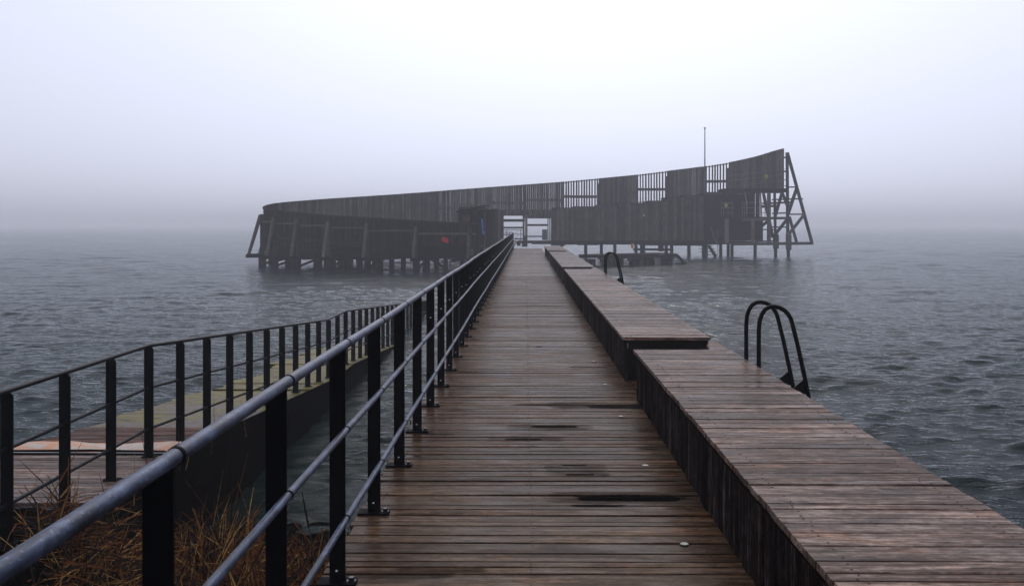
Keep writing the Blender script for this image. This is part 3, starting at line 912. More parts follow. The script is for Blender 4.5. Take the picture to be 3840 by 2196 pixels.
# ------------------------------------------------------------------ the round bath house
bath = thing('bath_house', 'round timber sea bath on piles with a wall that rises from left to right', 'building', (0, 80, 0))
def catmull(P, n):
    out = []
    P = [2*Vector(P[0]) - Vector(P[1])] + [Vector(p) for p in P] + [2*Vector(P[-1]) - Vector(P[-2])]
    for i in range(1, len(P) - 2):
        a, b, c, d = P[i-1], P[i], P[i+1], P[i+2]
        for k in range(n):
            t = k / n
            out.append(0.5 * ((2*b) + (-a+c)*t + (2*a-5*b+4*c-d)*t*t + (-a+3*b-3*c+d)*t*t*t))
    out.append(P[-2])
    return out
PLAN = [(-3.25,60.9),(-6,61.3),(-9,62.0),(-12,62.9),(-15,64.1),(-17.7,65.6),(-19.4,67.1),(-20.35,69.3),(-20.45,71.6),(-19.7,75),(-17.8,79),(-15,82.8),(-11.2,86.4),(-6.7,89.7),(-1.5,92.4),(4,94.3),(10,95.3),(16,95.2),(21.5,94.2),(26.35,92.0)]
path = catmull(PLAN, 24)
seg = [0.0]
for a, b in zip(path[:-1], path[1:]): seg.append(seg[-1] + (b - a).length)
TOTAL = seg[-1]
def along(s):
    s = min(max(s, 0.0), TOTAL - 1e-6)
    i = min(int(np.searchsorted(seg, s, side='right')) - 1, len(path) - 2)
    t = (s - seg[i]) / (seg[i+1] - seg[i])
    p = path[i].lerp(path[i+1], t)
    d = (path[i+1] - path[i]).normalized()
    return p, d
def column(p): return 1971 + p.x / p.y * F
tipi = max(range(len(path)), key=lambda i: -path[i].x / path[i].y)
S_TIP = seg[tipi]
FRONT = [(990,781),(1096,794),(1238,808),(1387,816),(1568,827.7),(1764,837.5),(1800,839)]
BACK = [(985,776),(1000,768),(1056,758.5),(1206,746.5),(1508,727),(1719,710),(2111,681.6),(2383,656),(2631,626),(2729,611),(2835,588),(2900,567),(2936,555)]
def top_z(s):
    p, d = along(s)
    px = column(p)
    tab = FRONT if s <= S_TIP else BACK
    y = float(np.interp(px, [a for a, b in tab], [b for a, b in tab]))
    return EYE - (y - 842) * p.y / F
_SB, _SF = np.linspace(S_TIP, TOTAL, 1500), np.linspace(0.0, S_TIP, 1000)
_CB = np.array([column(along(x)[0]) for x in _SB]); _CF = np.array([column(along(x)[0]) for x in _SF])
def s_at(px, back):
    ss, c = (_SB, _CB) if back else (_SF, _CF)
    return float(ss[int(np.argmin(abs(c - px)))])
# smooth top profile over the whole length
SS = np.linspace(0, TOTAL, 400)
TZ = np.array([top_z(s) for s in SS])
k = np.ones(9) / 9
TZs = np.convolve(np.pad(TZ, 4, mode='edge'), k, 'valid')
def TOP(s): return float(np.interp(s, SS, TZs))

def slat_run(mb, s0, s1, bottom, pitch, width, thick=0.035, off=0.0, jitter=0.0, topjit=0.0, r=rnd):
    s = s0
    while s < s1 - 0.02:
        w = width * (1 + r.uniform(-jitter, jitter))
        p, d = along(s + w/2)
        nrm = Vector((-d.y, d.x))
        z1 = TOP(s + w/2) + r.uniform(-topjit, topjit)
        z0 = bottom(s) if callable(bottom) else bottom
        c = p + nrm * off
        a = c - d * w/2; b = c + d * w/2
        q = nrm * thick/2
        mb.add([(a.x-q.x,a.y-q.y,z0),(b.x-q.x,b.y-q.y,z0),(b.x+q.x,b.y+q.y,z0),(a.x+q.x,a.y+q.y,z0),
                (a.x-q.x,a.y-q.y,z1),(b.x-q.x,b.y-q.y,z1),(b.x+q.x,b.y+q.y,z1),(a.x+q.x,a.y+q.y,z1)],
               [(0,3,2,1),(4,5,6,7),(0,1,5,4),(1,2,6,5),(2,3,7,6),(3,0,4,7)])
        s += pitch * (1 + r.uniform(-jitter, jitter))
def rail_run(mb, s0, s1, zf, h, thick, off):
    n = max(2, int((s1 - s0) / 0.8))
    prev = None
    for i in range(n + 1):
        s = s0 + (s1 - s0) * i / n
        p, d = along(s); nrm = Vector((-d.y, d.x))
        c = p + nrm * off; q = nrm * thick/2
        z = zf(s) if callable(zf) else zf
        cur = [(c.x-q.x,c.y-q.y,z-h/2),(c.x+q.x,c.y+q.y,z-h/2),(c.x+q.x,c.y+q.y,z+h/2),(c.x-q.x,c.y-q.y,z+h/2)]
        if prev is not None:
            mb.add(prev + cur, [(0,1,5,4),(1,2,6,5),(2,3,7,6),(3,0,4,7)] + ([(3,2,1,0)] if i == 1 else []) + ([(4,5,6,7)] if i == n else []))
        prev = cur
# which side is outside: at the front wall the outside faces the camera
p0, d0 = along(5.0)
OUT = 1.0 if (Vector((-d0.y, d0.x)).y < 0) else -1.0

# --- low wall in front, bay by bay
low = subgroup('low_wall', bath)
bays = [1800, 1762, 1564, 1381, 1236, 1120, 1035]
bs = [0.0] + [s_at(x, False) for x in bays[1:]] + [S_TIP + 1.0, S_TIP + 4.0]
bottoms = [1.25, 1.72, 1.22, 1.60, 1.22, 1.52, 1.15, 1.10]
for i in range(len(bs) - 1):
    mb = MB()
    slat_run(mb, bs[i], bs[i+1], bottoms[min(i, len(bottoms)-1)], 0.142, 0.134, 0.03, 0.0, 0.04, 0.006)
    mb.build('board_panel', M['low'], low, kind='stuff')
mb = MB(); rail_run(mb, 0.0, S_TIP + 4.0, lambda s: TOP(s) - 0.015, 0.09, 0.16, 0.0); mb.build('coping', M['beam'], low)
upper = [2.62, 2.63, 2.83, 3.03, 3.18, 3.33, 3.47, 3.6]
for i in range(len(bs) - 1):
    mb = MB(); rail_run(mb, bs[i] + 0.12, bs[i+1] - 0.12, upper[min(i,7)] - 0.05, 0.13, 0.10, OUT * 0.075); mb.build('wall_rail', M['beam_light'], low)
    if i >= 3:
        mb = MB(); rail_run(mb, bs[i] + 0.12, bs[i+1] - 0.12, upper[min(i,7)] - 1.12, 0.13, 0.10, OUT * 0.075); mb.build('wall_rail', M['beam'], low)
mb = MB(); rail_run(mb, 0.1, S_TIP + 5, 1.55, 1.2, 0.05, -OUT * 0.12); mb.build('shade_backing', M['pile'], low)  # dark sheet added behind the boards to give the shaded void below them
# ring beams and dark underside
mb = MB(); rail_run(mb, 0.2, S_TIP + 6, 1.02, 0.22, 0.20, -OUT * 0.20); mb.build('ring_beam', M['pile'], low)
mb = MB(); rail_run(mb, 0.2, S_TIP + 6, 0.92, 0.26, 0.24, -OUT * 1.8); mb.build('ring_beam', M['pile'], low)
# buttresses
def buttress(s, reach, zt):
    p, d = along(s); nrm = Vector((-d.y, d.x)) * OUT
    t3 = Vector((d.x, d.y, 0))
    n3 = Vector((nrm.x, nrm.y, 0)); P3 = Vector((p.x, p.y, 0))
    b = subgroup('buttress', bath)
    mb = MB(); mb.beam(P3 + n3*0.19 + Vector((0,0,0.80)), P3 + n3*0.19 + Vector((0,0,zt)), 0.26, 0.16, t3); mb.build('post', M['beam'], b)
    mb = MB(); mb.beam(P3 + n3*(0.30) + Vector((0,0,zt - 0.05)), P3 + n3*reach + Vector((0,0,0.93)), 0.20, 0.16, t3); mb.build('brace', M['beam_light'], b)
    mb = MB(); mb.beam(P3 - n3*1.9 + Vector((0,0,0.80)), P3 + n3*(reach + 0.18) + Vector((0,0,0.80)), 0.20, 0.24, t3); mb.build('foot_beam', M['pile'], b)
    for o in (0.16, -1.8):
        q = P3 + n3*o
        mb = MB(); mb.tube([(q.x, q.y, -1.6), (q.x, q.y, 0.69)], 0.24, 12); mb.build('pile', M['pile'], b, smooth=True)
    mb = MB(); q = P3 + n3*0.16; r_ = P3 - n3*1.8
    mb.beam(q + Vector((0,0,0.15)), r_ + Vector((0,0,0.62)), 0.14, 0.14, t3); mb.build('cross_brace', M['pile'], b)
for i, s in enumerate(bs[1:-2]):
    buttress(s, 0.70 + 0.04*i, [2.95, 3.12, 3.3, 3.45, 3.62, 3.75][min(i,5)])
for ds, reach in ((-0.6, 1.15), (1.4, 1.25), (3.2, 1.15)):
    buttress(S_TIP + ds, reach, 4.0)
# piles and low cross timbers deeper under the floor
r2 = random.Random(21)
for s in np.arange(2.0, S_TIP + 12, 3.1):
    p, d = along(s); nrm = Vector((-d.y, d.x)) * OUT
    for o in (-4.2, -6.2):
        q = p + nrm*o
        MB().tube([(q.x, q.y, -1.6), (q.x, q.y, 0.85)], 0.20, 10).build('pile', M['pile'], bath, smooth=True)
    a, b_ = p + nrm*-1.0, p + nrm*-6.6
    MB().beam((a.x,a.y,0.72), (b_.x,b_.y,0.72), 0.2, 0.24).build('floor_beam', M['pile'], bath)
# floor ring inside the wall
mb = MB()
n = 160
prev = None
for i in range(n + 1):
    s = TOTAL * 0.985 * i / n
    p, d = along(s); nrm = Vector((-d.y, d.x)) * OUT
    a = p - nrm*0.08; b_ = p - nrm*(7.0 if s < S_TIP + 14 else 4.0)
    cur = [(a.x,a.y,1.18),(b_.x,b_.y,1.18),(b_.x,b_.y,1.50),(a.x,a.y,1.50)]
    if prev is not None:
        mb.add(prev + cur, [(0,1,5,4),(1,2,6,5),(2,3,7,6),(3,0,4,7)])
    prev = cur
    if column(p) > 1840 and s > S_TIP: break
mb.build('floor', M['frame'], bath)

# --- tall wall behind, panel by panel (columns of the photograph give where each panel begins)
tall = subgroup('tall_wall', bath)
def low_edge(s):
    px = column(along(s)[0])
    return float(np.interp(px, [980, 1860, 1885, 2066, 2500, 2730, 2940], [1.3, 1.3, 4.15, 4.2, 5.2, 6.6, 6.9]))
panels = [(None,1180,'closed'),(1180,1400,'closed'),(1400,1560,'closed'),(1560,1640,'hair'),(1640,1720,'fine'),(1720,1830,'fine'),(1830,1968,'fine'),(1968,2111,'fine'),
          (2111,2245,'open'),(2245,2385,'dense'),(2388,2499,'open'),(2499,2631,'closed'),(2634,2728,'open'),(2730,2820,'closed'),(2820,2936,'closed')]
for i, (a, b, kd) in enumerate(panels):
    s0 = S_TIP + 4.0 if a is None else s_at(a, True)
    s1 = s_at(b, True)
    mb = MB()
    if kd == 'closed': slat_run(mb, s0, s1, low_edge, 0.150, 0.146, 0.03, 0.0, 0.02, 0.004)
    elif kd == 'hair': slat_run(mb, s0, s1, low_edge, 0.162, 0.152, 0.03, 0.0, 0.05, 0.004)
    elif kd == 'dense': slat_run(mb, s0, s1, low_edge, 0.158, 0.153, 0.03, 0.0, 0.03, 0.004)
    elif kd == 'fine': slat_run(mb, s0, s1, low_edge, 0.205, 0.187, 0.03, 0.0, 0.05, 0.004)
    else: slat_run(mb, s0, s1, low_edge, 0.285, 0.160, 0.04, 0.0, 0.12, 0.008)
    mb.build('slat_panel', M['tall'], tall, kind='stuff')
    if kd in ('fine', 'open', 'dense', 'hair'):
        zr = TOP((s0+s1)/2)
        for dz, h in ((0.10, 0.10), (1.75, 0.28), (3.55, 0.28)):
            mb = MB(); rail_run(mb, s0, s1, (lambda s, dz=dz: TOP(s) - dz) if dz < 1 else (zr - dz), h, 0.12, 0.09); mb.build('wall_rail', M['tall'], tall)
        if kd == 'open':
            for dz in (3.1, 4.25):
                mb = MB(); rail_run(mb, s0, s1, zr - dz, 0.07, 0.06, -0.35 * OUT); mb.build('hand_rail', M['grey_metal'], tall)
        for s in (s0, s1):
            p, d = along(s)
            MB().box(p.x-0.14, p.x+0.14, p.y+0.06, p.y+0.30, low_edge(s) , TOP(s) - 0.55).build('post', M['tall'], tall)
    else:
        mb = MB(); rail_run(mb, s0, s1, lambda s: TOP(s) - 0.02, 0.07, 0.10, 0.0); mb.build('coping', M['tall'], tall)

def bxp(px0, px1, py0, py1, Y, depth):
    a, b = PX(px0, py1, Y), PX(px1, py0, Y)
    return (a.x, b.x, Y, Y + depth, a.z, b.z)

# --- lintel, posts and rails of the opening
gate = subgroup('gateway', bath)
MB().box(*bxp(1880, 2070, 786, 809, 91.0, 0.5)).build('lintel', M['tall'], gate)
MB().box(*bxp(1960, 1967, 806, 905, 91.2, 0.2)).build('post', M['beam_light'], gate)
MB().box(*bxp(1969, 1978, 806, 905, 90.9, 0.25)).build('post', M['beam_light'], gate)
MB().box(*bxp(1886, 1960, 850, 857, 93.0, 0.2)).build('bar', M['beam'], gate)
MB().box(*bxp(1978, 2056, 840, 847.5, 91.0, 0.2)).build('bar', M['beam'], gate)
MB().box(*bxp(1978, 2036, 884, 888.5, 91.0, 0.2)).build('bar', M['beam'], gate)
MB().box(*bxp(1924, 1964, 893, 898, 91.0, 0.2)).build('bar', M['beam'], gate)
MB().box(*bxp(1964, 1977, 884, 906, 90.6, 0.25)).build('post', M['beam_light'], gate)
for x in (2053, 2060, 2066):
    MB().box(*bxp(x, x + 4, 807, 905, 90.5, 0.1)).build('slat', M['tall'], gate)
MB().box(*bxp(2033, 2052, 860, 900, 88.8, 0.5)).build('cabinet', M['grey_metal'], gate)
# thin gangway rail beside the opening
gr = subgroup('gangway_rail', bath)
def rod(a, b, r=0.03, mat='grey_metal', name='rod', par=None):
    return MB().tube([a, b], r, 6).build(name, M[mat], par or gr)
rod(PX(1886, 862, 76), PX(1958, 862, 76)); rod(PX(1886, 878, 76), PX(1958, 878, 76)); rod(PX(1886, 871, 66), PX(1921, 871, 66)); rod(PX(1886, 880, 66), PX(1921, 880, 66))
rod(PX(1946, 862, 76), PX(1924, 882, 70)); rod(PX(1946, 878, 76), PX(1924, 899, 70)); rod(PX(1946, 897, 76), PX(1926, 914, 70))
rod(PX(1953, 860, 76), PX(1953, 906, 76)); rod(PX(1922, 870, 66), PX(1922, 905, 66)); rod(PX(1911, 870, 66), PX(1911, 905, 66)); rod(PX(1900, 861, 76), PX(1900, 905, 76))

# --- floor beams on the right, their corbels
fl = subgroup('right_floor', bath)
MB().box(*bxp(1922, 2070, 902, 912, 90.3, 0.5)).build('edge_beam', M['beam'], fl)
MB().box(*bxp(2070, 2695, 902, 917, 89.9, 0.6)).build('edge_beam', M['pile'], fl)
a = PX(2070, 900, 90); b_ = PX(2830, 900, 90)
MB().box(a.x - 2, b_.x, 90.52, 94.0, 1.22, 1.52).build('floor', M['frame'], fl)
for x0, x1, y1 in ((2066, 2120, 921), (2165, 2245, 919), (2262, 2395, 916.5), (2398, 2500, 920), (2505, 2640, 921), (1957, 1978, 925), (1938, 1952, 921)):
    MB().box(*bxp(x0, x1, 912, y1, 90.05, 0.5)).build('corbel', M['pile'], fl)
for x, w in ((2106, 12), (2196, 12), (2254.5, 12), (2305, 12), (2384, 12), (2409, 20), (2497, 13), (2517, 13), (2581.6, 13), (2641, 22), (2700, 12), (2728, 12), (2742, 12)):
    p = PX(x, 900, 91.2); rr = w * 91.2 / F / 2
    MB().tube([(p.x, 91.2, -1.6), (p.x, 91.2, 1.25)], rr, 10).build('pile', M['pile'], fl, smooth=True)
MB().box(*bxp(2374, 2520, 931, 939, 91.0, 0.25)).build('low_beam', M['pile'], fl)
MB().box(*bxp(2468, 2488, 916, 942, 91.0, 0.3)).build('low_post', M['pile'], fl)

# --- the changing-room block
blk = subgroup('changing_rooms', bath)
steps = [(2072,2150,781),(2150,2240,776),(2240,2320,770),(2320,2430,763),(2430,2500,755),(2500,2560,741),(2560,2636,735)]
rb = random.Random(4)
for x0, x1, y0 in steps:
    a, b_ = PX(x0, y0, 90.0), PX(x1, y0, 90.0)
    mb = MB(); x = a.x
    while x < b_.x - 0.02:
        w = min(0.118, b_.x - x)
        dy = rb.uniform(0, 0.02)
        mb.box(x, x + w - 0.006, 90.0 - 0.03 + dy, 90.0 + dy, 1.60, a.z + rb.uniform(-0.01, 0.01))
        x += w
    mb.build('board_panel', M['block'], blk, kind='stuff')
    MB().box(a.x, b_.x - 0.004, 90.03, 94.0, 1.56, a.z - 0.03).build('room', M['clad'], blk)
    MB().box(a.x - 0.02, b_.x - 0.002, 89.93, 94.0, a.z - 0.012, a.z + 0.06).build('roof_edge', M['beam'], blk)
MB().box(*bxp(2412, 2416, 803, 810, 89.9, 0.03)).build('notice', M['white_sign'], blk)

# --- recessed wall with lying boards; its shade is put into the dark timber colour
rec = subgroup('recessed_wall', bath)
p, q = PX(2640, 735, 92.0), PX(2828, 735, 92.0)
zz = 1.58
mb = MB()
while zz < p.z + 0.3:
    mb.box(p.x - 0.4, q.x, 92.0 + rb.uniform(0, 0.02), 92.06, zz, zz + 0.150)
    zz += 0.16
mb.build('board_panel', M['clad'], rec, kind='stuff')
MB().box(p.x - 0.4, q.x - 0.05, 92.07, 94.3, 1.56, p.z + 0.2).build('room', M['clad'], rec)
q2 = PX(2832, 735, 91.9)
MB().box(q2.x - 0.05, q2.x + 0.75, 92.1, 92.3, 1.56, 3.75).build('end_post', M['clad'], rec)

# --- upper platform, mid platform, stairs and trusses on the right
up = subgroup('upper_platform', bath)
MB().box(*bxp(2716, 2950, 707, 721, 90.6, 3.2)).build('platform_deck', M['pile'], up)
MB().box(*bxp(2716, 2762, 716, 736, 90.7, 1.0)).build('platform_box', M['clad'], up)
for y in (648, 668, 690):
    a, b_ = PX(2730, y + 12, 90.8), PX(2940, y - 14, 90.8)
    MB().tube([a, a.lerp(b_, 0.25), b_], 0.022, 6).build('hand_rail', M['grey_metal'], up)
mid = subgroup('middle_platform', bath)
MB().box(*bxp(2700, 2878, 813, 818, 88.2, 2.2)).build('platform_deck', M['beam'], mid)
MB().box(*bxp(2780, 2882, 818, 828, 88.1, 0.25)).build('platform_beam', M['beam_light'], mid)
MB().box(*bxp(2790, 2960, 816, 822, 90.4, 0.25)).build('platform_beam', M['beam'], mid)
for x in (2702, 2711, 2727, 2743, 2780, 2788, 2796, 2848, 2865):
    rod(PX(x, 760, 88.4), PX(x, 814, 88.4), 0.028, 'grey_metal', 'baluster', mid)
for y in (760, 779, 798):
    rod(PX(2700, y, 88.4), PX(2745, y, 88.4), 0.025, 'grey_metal', 'hand_rail', mid)
    rod(PX(2778, y, 88.4), PX(2868, y, 88.4), 0.025, 'grey_metal', 'hand_rail', mid)
for x, w in ((2723, 15), (2820, 13), (2881, 12)):
    a = PX(x - w/2, 820, 88.0); b_ = PX(x + w/2, 912, 88.0)
    MB().box(a.x, b_.x, 88.02, 88.30, b_.z, a.z if x < 2850 else PX(x, 722, 88).z).build('post', M['beam_light'], mid)
st = subgroup('stair', bath)
for i in range(15):
    t_ = i / 14
    Y = 88.5 + 3.4 * t_
    z = 3.98 + (6.55 - 3.98) * t_
    x0 = PX(2800 - 14*t_, 800, Y).x; x1 = PX(2852 - 6*t_, 800, Y).x
    MB().box(x0, x1, Y, Y + 0.30, z - 0.05, z).build('tread', M['beam'], st)
for xa, xb in ((2800, 2786), (2853, 2847)):
    a = PX(xa, 800, 88.5); b_ = PX(xb, 800, 92.0)
    MB().beam((a.x, 88.5, 3.85), (b_.x, 92.0, 6.45), 0.07, 0.26).build('stringer', M['clad'], st)
    for h in (0.55, 1.05):
        MB().tube([(a.x, 88.5, 3.9 + h), (b_.x, 92.0, 6.5 + h)], 0.025, 6).build('hand_rail', M['grey_metal'], st)
# --- steps into the water under the block
ws = subgroup('water_stair', bath)
for i in range(5):
    z = 1.15 - 0.29 * i
    x0, x1 = PX(2616 + 3*i, 900, 89.2).x, PX(2668 + 5*i, 900, 89.2).x
    MB().box(x0, x1, 88.9 - 0.16*i, 89.2 - 0.16*i, z - 0.06, z).build('tread', M['pile'], ws)
a, b_ = PX(2655, 920, 89), PX(2682, 962, 88.6)
MB().beam(a, b_, 0.2, 0.25).build('stringer', M['pile'], ws)
for (x0, y0, x1, y1) in ((2662, 850, 2690, 925), (2688, 865, 2690, 955), (2670, 880, 2686, 915)):
    rod(PX(x0, y0, 88.8), PX(x1, y1, 88.2), 0.028, 'grey_metal', 'hand_rail', ws)

tr = subgroup('end_truss', bath)
def tb(x0, y0, x1, y1, w, Y, mat='beam'):
    """one timber of the truss: crop coordinates of the right-hand end turned into photograph columns and rows"""
    s = 600.0 / 1618.0
    a, b_ = PX(2500 + x0*s, 460 + y0*s, Y), PX(2500 + x1*s, 460 + y1*s, Y)
    ww = w * s * Y / F
    return MB().beam(a, b_, ww, max(ww, 0.2), (1, 0, 0) if abs(x1-x0) < abs(y1-y0) else (0, 0, 1)).build('timber', M[mat], tr)
tb(1205, 305, 1213, 1225, 26, 92.6)
tb(1208, 305, 1452, 1205, 26, 92.9)
tb(1080, 700, 1088, 1140, 22, 93.1, 'pile')
tb(1160, 690, 1082, 960, 26, 92.1); tb(1150, 690, 1222, 880, 24, 93.3, 'pile'); tb(1305, 655, 1212, 930, 28, 92.2)
tb(1218, 960, 1085, 1130, 26, 92.2); tb(1378, 928, 1210, 1142, 26, 92.0, 'beam_light'); tb(1228, 950, 1300, 1205, 24, 92.8)
tb(968, 715, 1062, 1160, 26, 92.4, 'pile'); tb(1025, 985, 905, 1082, 26, 91.4, 'pile')
tb(1055, 780, 1362, 770, 14, 92.35); tb(960, 818, 1240, 806, 20, 92.55, 'pile'); tb(950, 846, 1096, 842, 24, 92.75, 'beam')
tb(1058, 918, 1212, 912, 14, 92.45); tb(1225, 926, 1380, 926, 14, 92.5); tb(1035, 966, 1225, 964, 25, 91.7, 'beam')
tb(1058, 1055, 1215, 1055, 13, 92.5); tb(920, 1080, 1075, 1080, 12, 92.6); tb(1215, 653, 1308, 653, 13, 92.45)
tb(640, 1226, 1466, 1218, 29, 90.2, 'beam_light')
tb(900, 1200, 1070, 1195, 14, 93.5, 'pile')
tb(1172, 355, 1215, 355, 16, 92.4); tb(1172, 496, 1215, 494, 16, 92.4); tb(1178, 580, 1212, 580, 6, 92.4); tb(1180, 640, 1212, 640, 6, 92.4)
tb(1094, 1128, 1094, 1272, 46, 91.6); tb(1221, 1128, 1221, 1284, 46, 91.5, 'beam_light')
tb(910, 700, 908, 1205, 34, 92.9, 'clad')
for x in (885, 1090, 1218):
    s = 600.0 / 1618.0
    p = PX(2500 + x*s, 900, 92.0)
    MB().tube([(p.x, 92.0, -1.6), (p.x, 92.0, 1.5)], 0.17, 10).build('pile', M['pile'], tr, smooth=True)

# --- entrance house between the low wall and the opening
ent = subgroup('entrance_house', bath)
def wall_boards(mb, P, Q, z0, z1, pitch, thick=0.03, vertical=False, r=rb):
    P, Q = Vector((P[0], P[1], 0)), Vector((Q[0], Q[1], 0))
    d = (Q - P).normalized(); L = (Q - P).length
    nrm = Vector((d.y, -d.x, 0))
    if vertical:
        s = 0.0
        while s < L - 0.02:
            w = min(pitch, L - s)
            o = nrm * r.uniform(0, 0.015)
            mb.beam(P + d*(s + w/2) + o + Vector((0,0,z0)), P + d*(s + w/2) + o + Vector((0,0,z1)), w*0.95, thick, d)
            s += pitch
    else:
        z = z0
        while z < z1 - 0.02:
            w = min(pitch, z1 - z)
            o = nrm * r.uniform(0, 0.02)
            mb.beam(P + o + Vector((0,0,z + w/2)), Q + o + Vector((0,0,z + w/2)), thick, w*0.94, nrm)
            z += pitch
a, b_ = PX(1787, 900, 64.0), PX(1816, 900, 64.0)
mb = MB(); wall_boards(mb, (a.x, 64.0), (b_.x, 64.0), 1.2, 4.30, 0.155); mb.build('front_boards', M['low'], ent, kind='stuff')
MB().box(b_.x + 0.002, b_.x + 0.07, 63.95, 64.02, 1.2, 4.32).build('corner_board', M['tan'], ent)
c1 = PX(1856, 900, 75.0); c2 = PX(1888, 900, 85.0)
mb = MB(); wall_boards(mb, (b_.x + 0.04, 64.06), (c1.x, 75.0), 1.2, 4.42, 0.16, vertical=True); mb.build('side_boards', M['clad'], ent, kind='stuff')
mb = MB(); wall_boards(mb, (c1.x, 75.0), (c2.x, 85.0), 1.2, 4.55, 0.16, vertical=True); mb.build('side_boards', M['tall'], ent, kind='stuff')
mb = MB(); mb.prism([(a.x, 64.03), (b_.x + 0.02, 64.06), (c1.x - 0.03, 75), (c2.x - 0.03, 85), (c2.x - 4.5, 85), (a.x - 1.2, 64.9)], 'z', 4.34, 4.46); mb.build('roof', M['beam'], ent)
MB().box(*bxp(1781, 1834, 775.5, 783, 64.3, 3.0)).build('canopy', M['grey_metal'], ent)
# dark tapering end frame of the low wall
mb = MB()
q = [PX(1775, 779, 61.4), PX(1788, 779, 61.4), PX(1797, 955, 61.4), PX(1767, 955, 61.4)]
mb.prism([(v.x, v.z) for v in q], 'y', 61.4, 61.75); mb.build('end_frame', M['clad'], ent)
MB().box(*bxp(1756, 1770, 858, 935, 60.5, 0.2)).build('post', M['beam'], ent)
MB().box(*bxp(1763, 1773, 935, 958, 60.3, 0.3)).build('post_foot', M['beam_light'], ent)
# kiosk with its pale shutter
MB().box(*bxp(1718, 1772, 787, 900, 67.0, 2.5)).build('kiosk', M['clad'], ent)
MB().box(*bxp(1733, 1763, 804, 832, 66.95, 0.04)).build('shutter', M['tan'], ent)
MB().tube([PX(1776, 779, 61.5), PX(1806, 772, 62.5), PX(1836, 768, 64)], 0.05, 6).build('cable', M['black'], ent)
# blue paint streak on the boards
mb = MB()
q = [PX(x, y, 63.93) for x, y in ((1804,820),(1809,818),(1812,835),(1813,850),(1812,864),(1815,866),(1816,878),(1810,880),(1808,862),(1807,842))]
mb.prism([(v.x, v.z) for v in q], 'y', 63.915, 63.93); mb.build('blue_paint', M['blue'], ent)
# red blob painted on the low wall
rp = PX(1671, 899, 61.55)
mb = MB()
pts = []
for i in range(28):
    t_ = 2*math.pi*i/28
    x = 0.255*math.copysign(abs(math.cos(t_))**0.7, math.cos(t_)); z = 0.16*math.copysign(abs(math.sin(t_))**0.8, math.sin(t_))
    pts.append((rp.x + x*math.cos(-0.5) - z*math.sin(-0.5), rp.z + x*math.sin(-0.5) + z*math.cos(-0.5)))
sr = s_at(1671, False); pr, dr = along(sr)
mb.prism(pts, 'y', pr.y - 0.075, pr.y - 0.035); mb.build('red_paint', M['red'], bath, label='red painted blob on the boards of the low wall')
# walkway from the pier end into the house
MB().box(-2.9, -0.98, 60.6, 90.0, 1.30, 1.50).build('entrance_deck', M['deck_far'], bath)
MB().box(-2.9, 1.05, 62.03, 63.4, 1.30, 1.515).build('entrance_deck', M['deck_far'], bath)
for y in (63, 68, 74, 80, 86):
    for x in (-2.5, -1.3):
        MB().tube([(x, y, -1.6), (x, y, 1.30)], 0.16, 10).build('pile', M['pile'], bath, smooth=True)
# swimming stair under the low wall
MB().tube([PX(1671, 955, 60.6), PX(1671, 1020, 60.6)], 0.15, 10).build('pile', M['pile'], bath, smooth=True)
for i in range(4):
    p = PX(1620 + 14*i, 975 + 9*i, 61.5)
    MB().box(p.x, p.x + 0.9, 61.3, 61.6, p.z - 0.04, p.z).build('tread', M['pile'], bath)
rod(PX(1668, 960, 61), PX(1690, 978, 61), 0.035, 'black', 'hand_rail', bath); rod(PX(1688, 975, 61), PX(1688, 1006, 61), 0.035, 'black', 'hand_rail', bath)
rod(PX(1612, 970, 61.4), PX(1668, 1005, 61.4), 0.08, 'black', 'stringer', bath)

# ------------------------------------------------------------------ things on and by the bath house
fp = thing('flagpole', 'tall slim bare flagpole rising above the slatted wall', 'flagpole', PX(2641, 727, 91.0))
b0, b1 = PX(2641, 727, 91.0), PX(2641, 485, 91.0)
MB().tube([b0, b1], [0.075, 0.045], 10).build('pole', M['pole'], fp, smooth=True)
MB().tube([b1, b1 + Vector((0,0,0.05)), b1 + Vector((0,0,0.12)), b1 + Vector((0,0,0.18))], [0.05, 0.11, 0.11, 0.03], 10).build('finial', M['pole'], fp, smooth=True)

def buoy_box(label, px, py, Y, w, h):
    p = PX(px, py, Y)
    t = thing('lifebuoy_box', label, 'lifebuoy box', (p.x, Y, p.z - h/2), 'yellow lifebuoy boxes')
    mb = MB()
    c = 0.08
    mb.prism([(p.x-w/2+c, p.z-h/2), (p.x+w/2-c, p.z-h/2), (p.x+w/2, p.z-h/2+c), (p.x+w/2, p.z+h/2-c), (p.x+w/2-c, p.z+h/2), (p.x-w/2+c, p.z+h/2), (p.x-w/2, p.z+h/2-c), (p.x-w/2, p.z-h/2+c)], 'y', Y - 0.10, Y + 0.05)
    mb.build('case', M['yellow'], t)
    MB().box(p.x - w/2 + 0.08, p.x + w/2 - 0.08, Y - 0.125, Y - 0.102, p.z - 0.05, p.z + 0.02).build('band', M['grey_metal'], t)
    MB().box(p.x - 0.05, p.x + 0.05, Y + 0.052, Y + 0.12, p.z - h/2 - 0.15, p.z + h/2 + 0.05).build('bracket', M['grey_metal'], t)
buoy_box('small yellow box high on the tall wall above the trusses', 2869.5, 662.5, 91.0, 0.28, 0.36)
buoy_box('small yellow box on the railing of the middle platform', 2720, 770, 88.2, 0.24, 0.36)
p = PX(2370, 921, 89.6)
ob = thing('rescue_float', 'small orange float hanging under the floor of the bath house', 'float', p)
mb = MB(); mb.tube([p + Vector((0,0,-0.24)), p + Vector((0,0,-0.16)), p + Vector((0,0,0.12)), p + Vector((0,0,0.22))], [0.08, 0.15, 0.15, 0.06], 12); mb.build('body', M['orange'], ob, smooth=True)
MB().tube([p + Vector((0,0,0.22)), p + Vector((0,0,0.50))], 0.015, 6).build('rope', M['black'], ob)

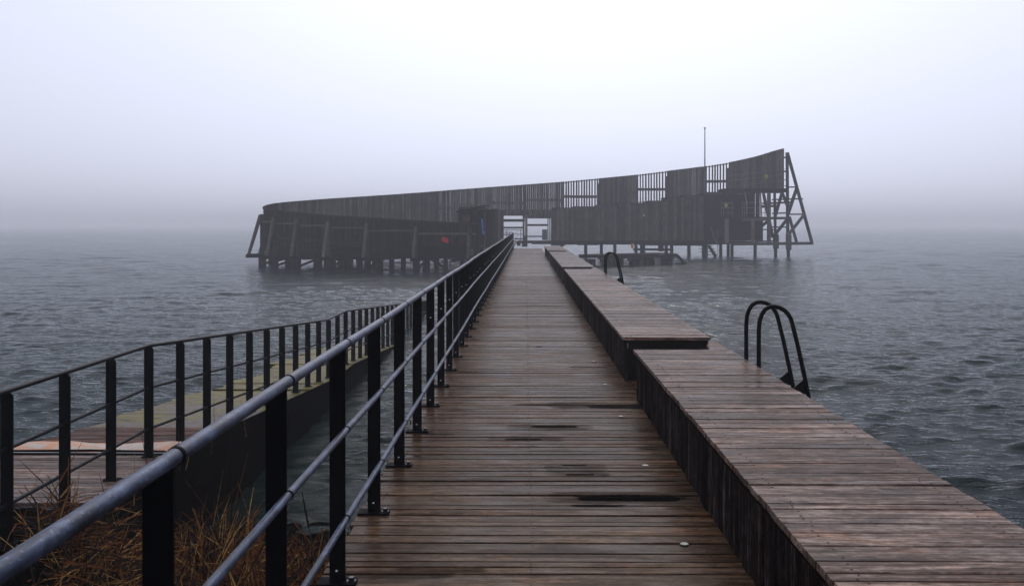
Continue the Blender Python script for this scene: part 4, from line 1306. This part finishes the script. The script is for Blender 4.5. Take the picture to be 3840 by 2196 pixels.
# low jetty in the water right of the pier
jt = thing('low_jetty', 'low dark bathing platform on stubby piles in the water right of the pier', 'jetty', PX(2390, 1000, 70))
A, B = PX(2240, 956, 68.0), PX(2540, 951, 72.6)
d = (B - A); L = math.hypot(d.x, d.y); dn = Vector((d.x/L, d.y/L, 0)); nn = Vector((-dn.y, dn.x, 0))
s = 0.0
jb = MB()
while s < L:
    w = min(0.13, L - s)
    c = Vector((A.x, A.y, 0.86)) + dn*(s + w/2)
    jb.beam(c, c + nn*2.4, w*0.93, 0.05, dn); s += 0.14
jb.build('planks', M['beam'], jt, kind='stuff')
for o in (0.0, 2.35):
    P0 = Vector((A.x, A.y, 0.70)) + nn*o + dn*0.05
    MB().beam(P0, P0 + dn*(L - 0.1), 0.10, 0.24).build('edge_beam', M['pile'], jt)
for f_, ww in ((0.09, 0.9), (0.46, 1.5), (0.86, 1.2)):
    c = Vector((A.x, A.y, 0.50)) + dn*(L*f_)
    MB().beam(c + dn*-ww/2*1.0, c + dn*ww/2, 0.22, 0.22).build('corbel', M['pile'], jt)
    for k_ in ((-0.32, 0.32) if f_ > 0.2 else (0.0, 0.5)):
        for o in (0.05, 2.2):
            q = c + dn*k_ + nn*o
            MB().tube([(q.x, q.y, -1.6), (q.x, q.y, 0.50)], 0.24, 12).build('pile', M['pile'], jt, smooth=True)
for i in range(4):
    q = Vector((B.x, B.y, 0.70 - 0.22*i)) + dn*(0.05 + 0.27*i)
    MB().beam(q, q + nn*1.0, 0.28, 0.06, dn).build('step', M['pile'], jt)
q = Vector((B.x, B.y, 0.72)) - dn*0.1
MB().beam(q, q + dn*1.3 + Vector((0,0,-1.0)), 0.08, 0.24).build('stringer', M['pile'], jt)

# ------------------------------------------------------------------ haze
def make_haze():
    mb = MB(); mb.box(-3000, 3000, -3000, 3000, -3.0, 14.5)
    m = bpy.data.materials.new('sea_fog'); m.use_nodes = True
    n, l = m.node_tree.nodes, m.node_tree.links
    n.clear()
    o = n.new('ShaderNodeOutputMaterial'); v = n.new('ShaderNodeVolumePrincipled')
    v.inputs['Color'].default_value = (0.82, 0.845, 0.91, 1)
    v.inputs['Density'].default_value = HAZE_DENSITY
    v.inputs['Anisotropy'].default_value = 0.25
    l.new(v.outputs[0], o.inputs['Volume'])
    h = mb.build('haze', m, kind='stuff')
    h['label'] = 'pale sea fog over the water'
    return h
make_haze()
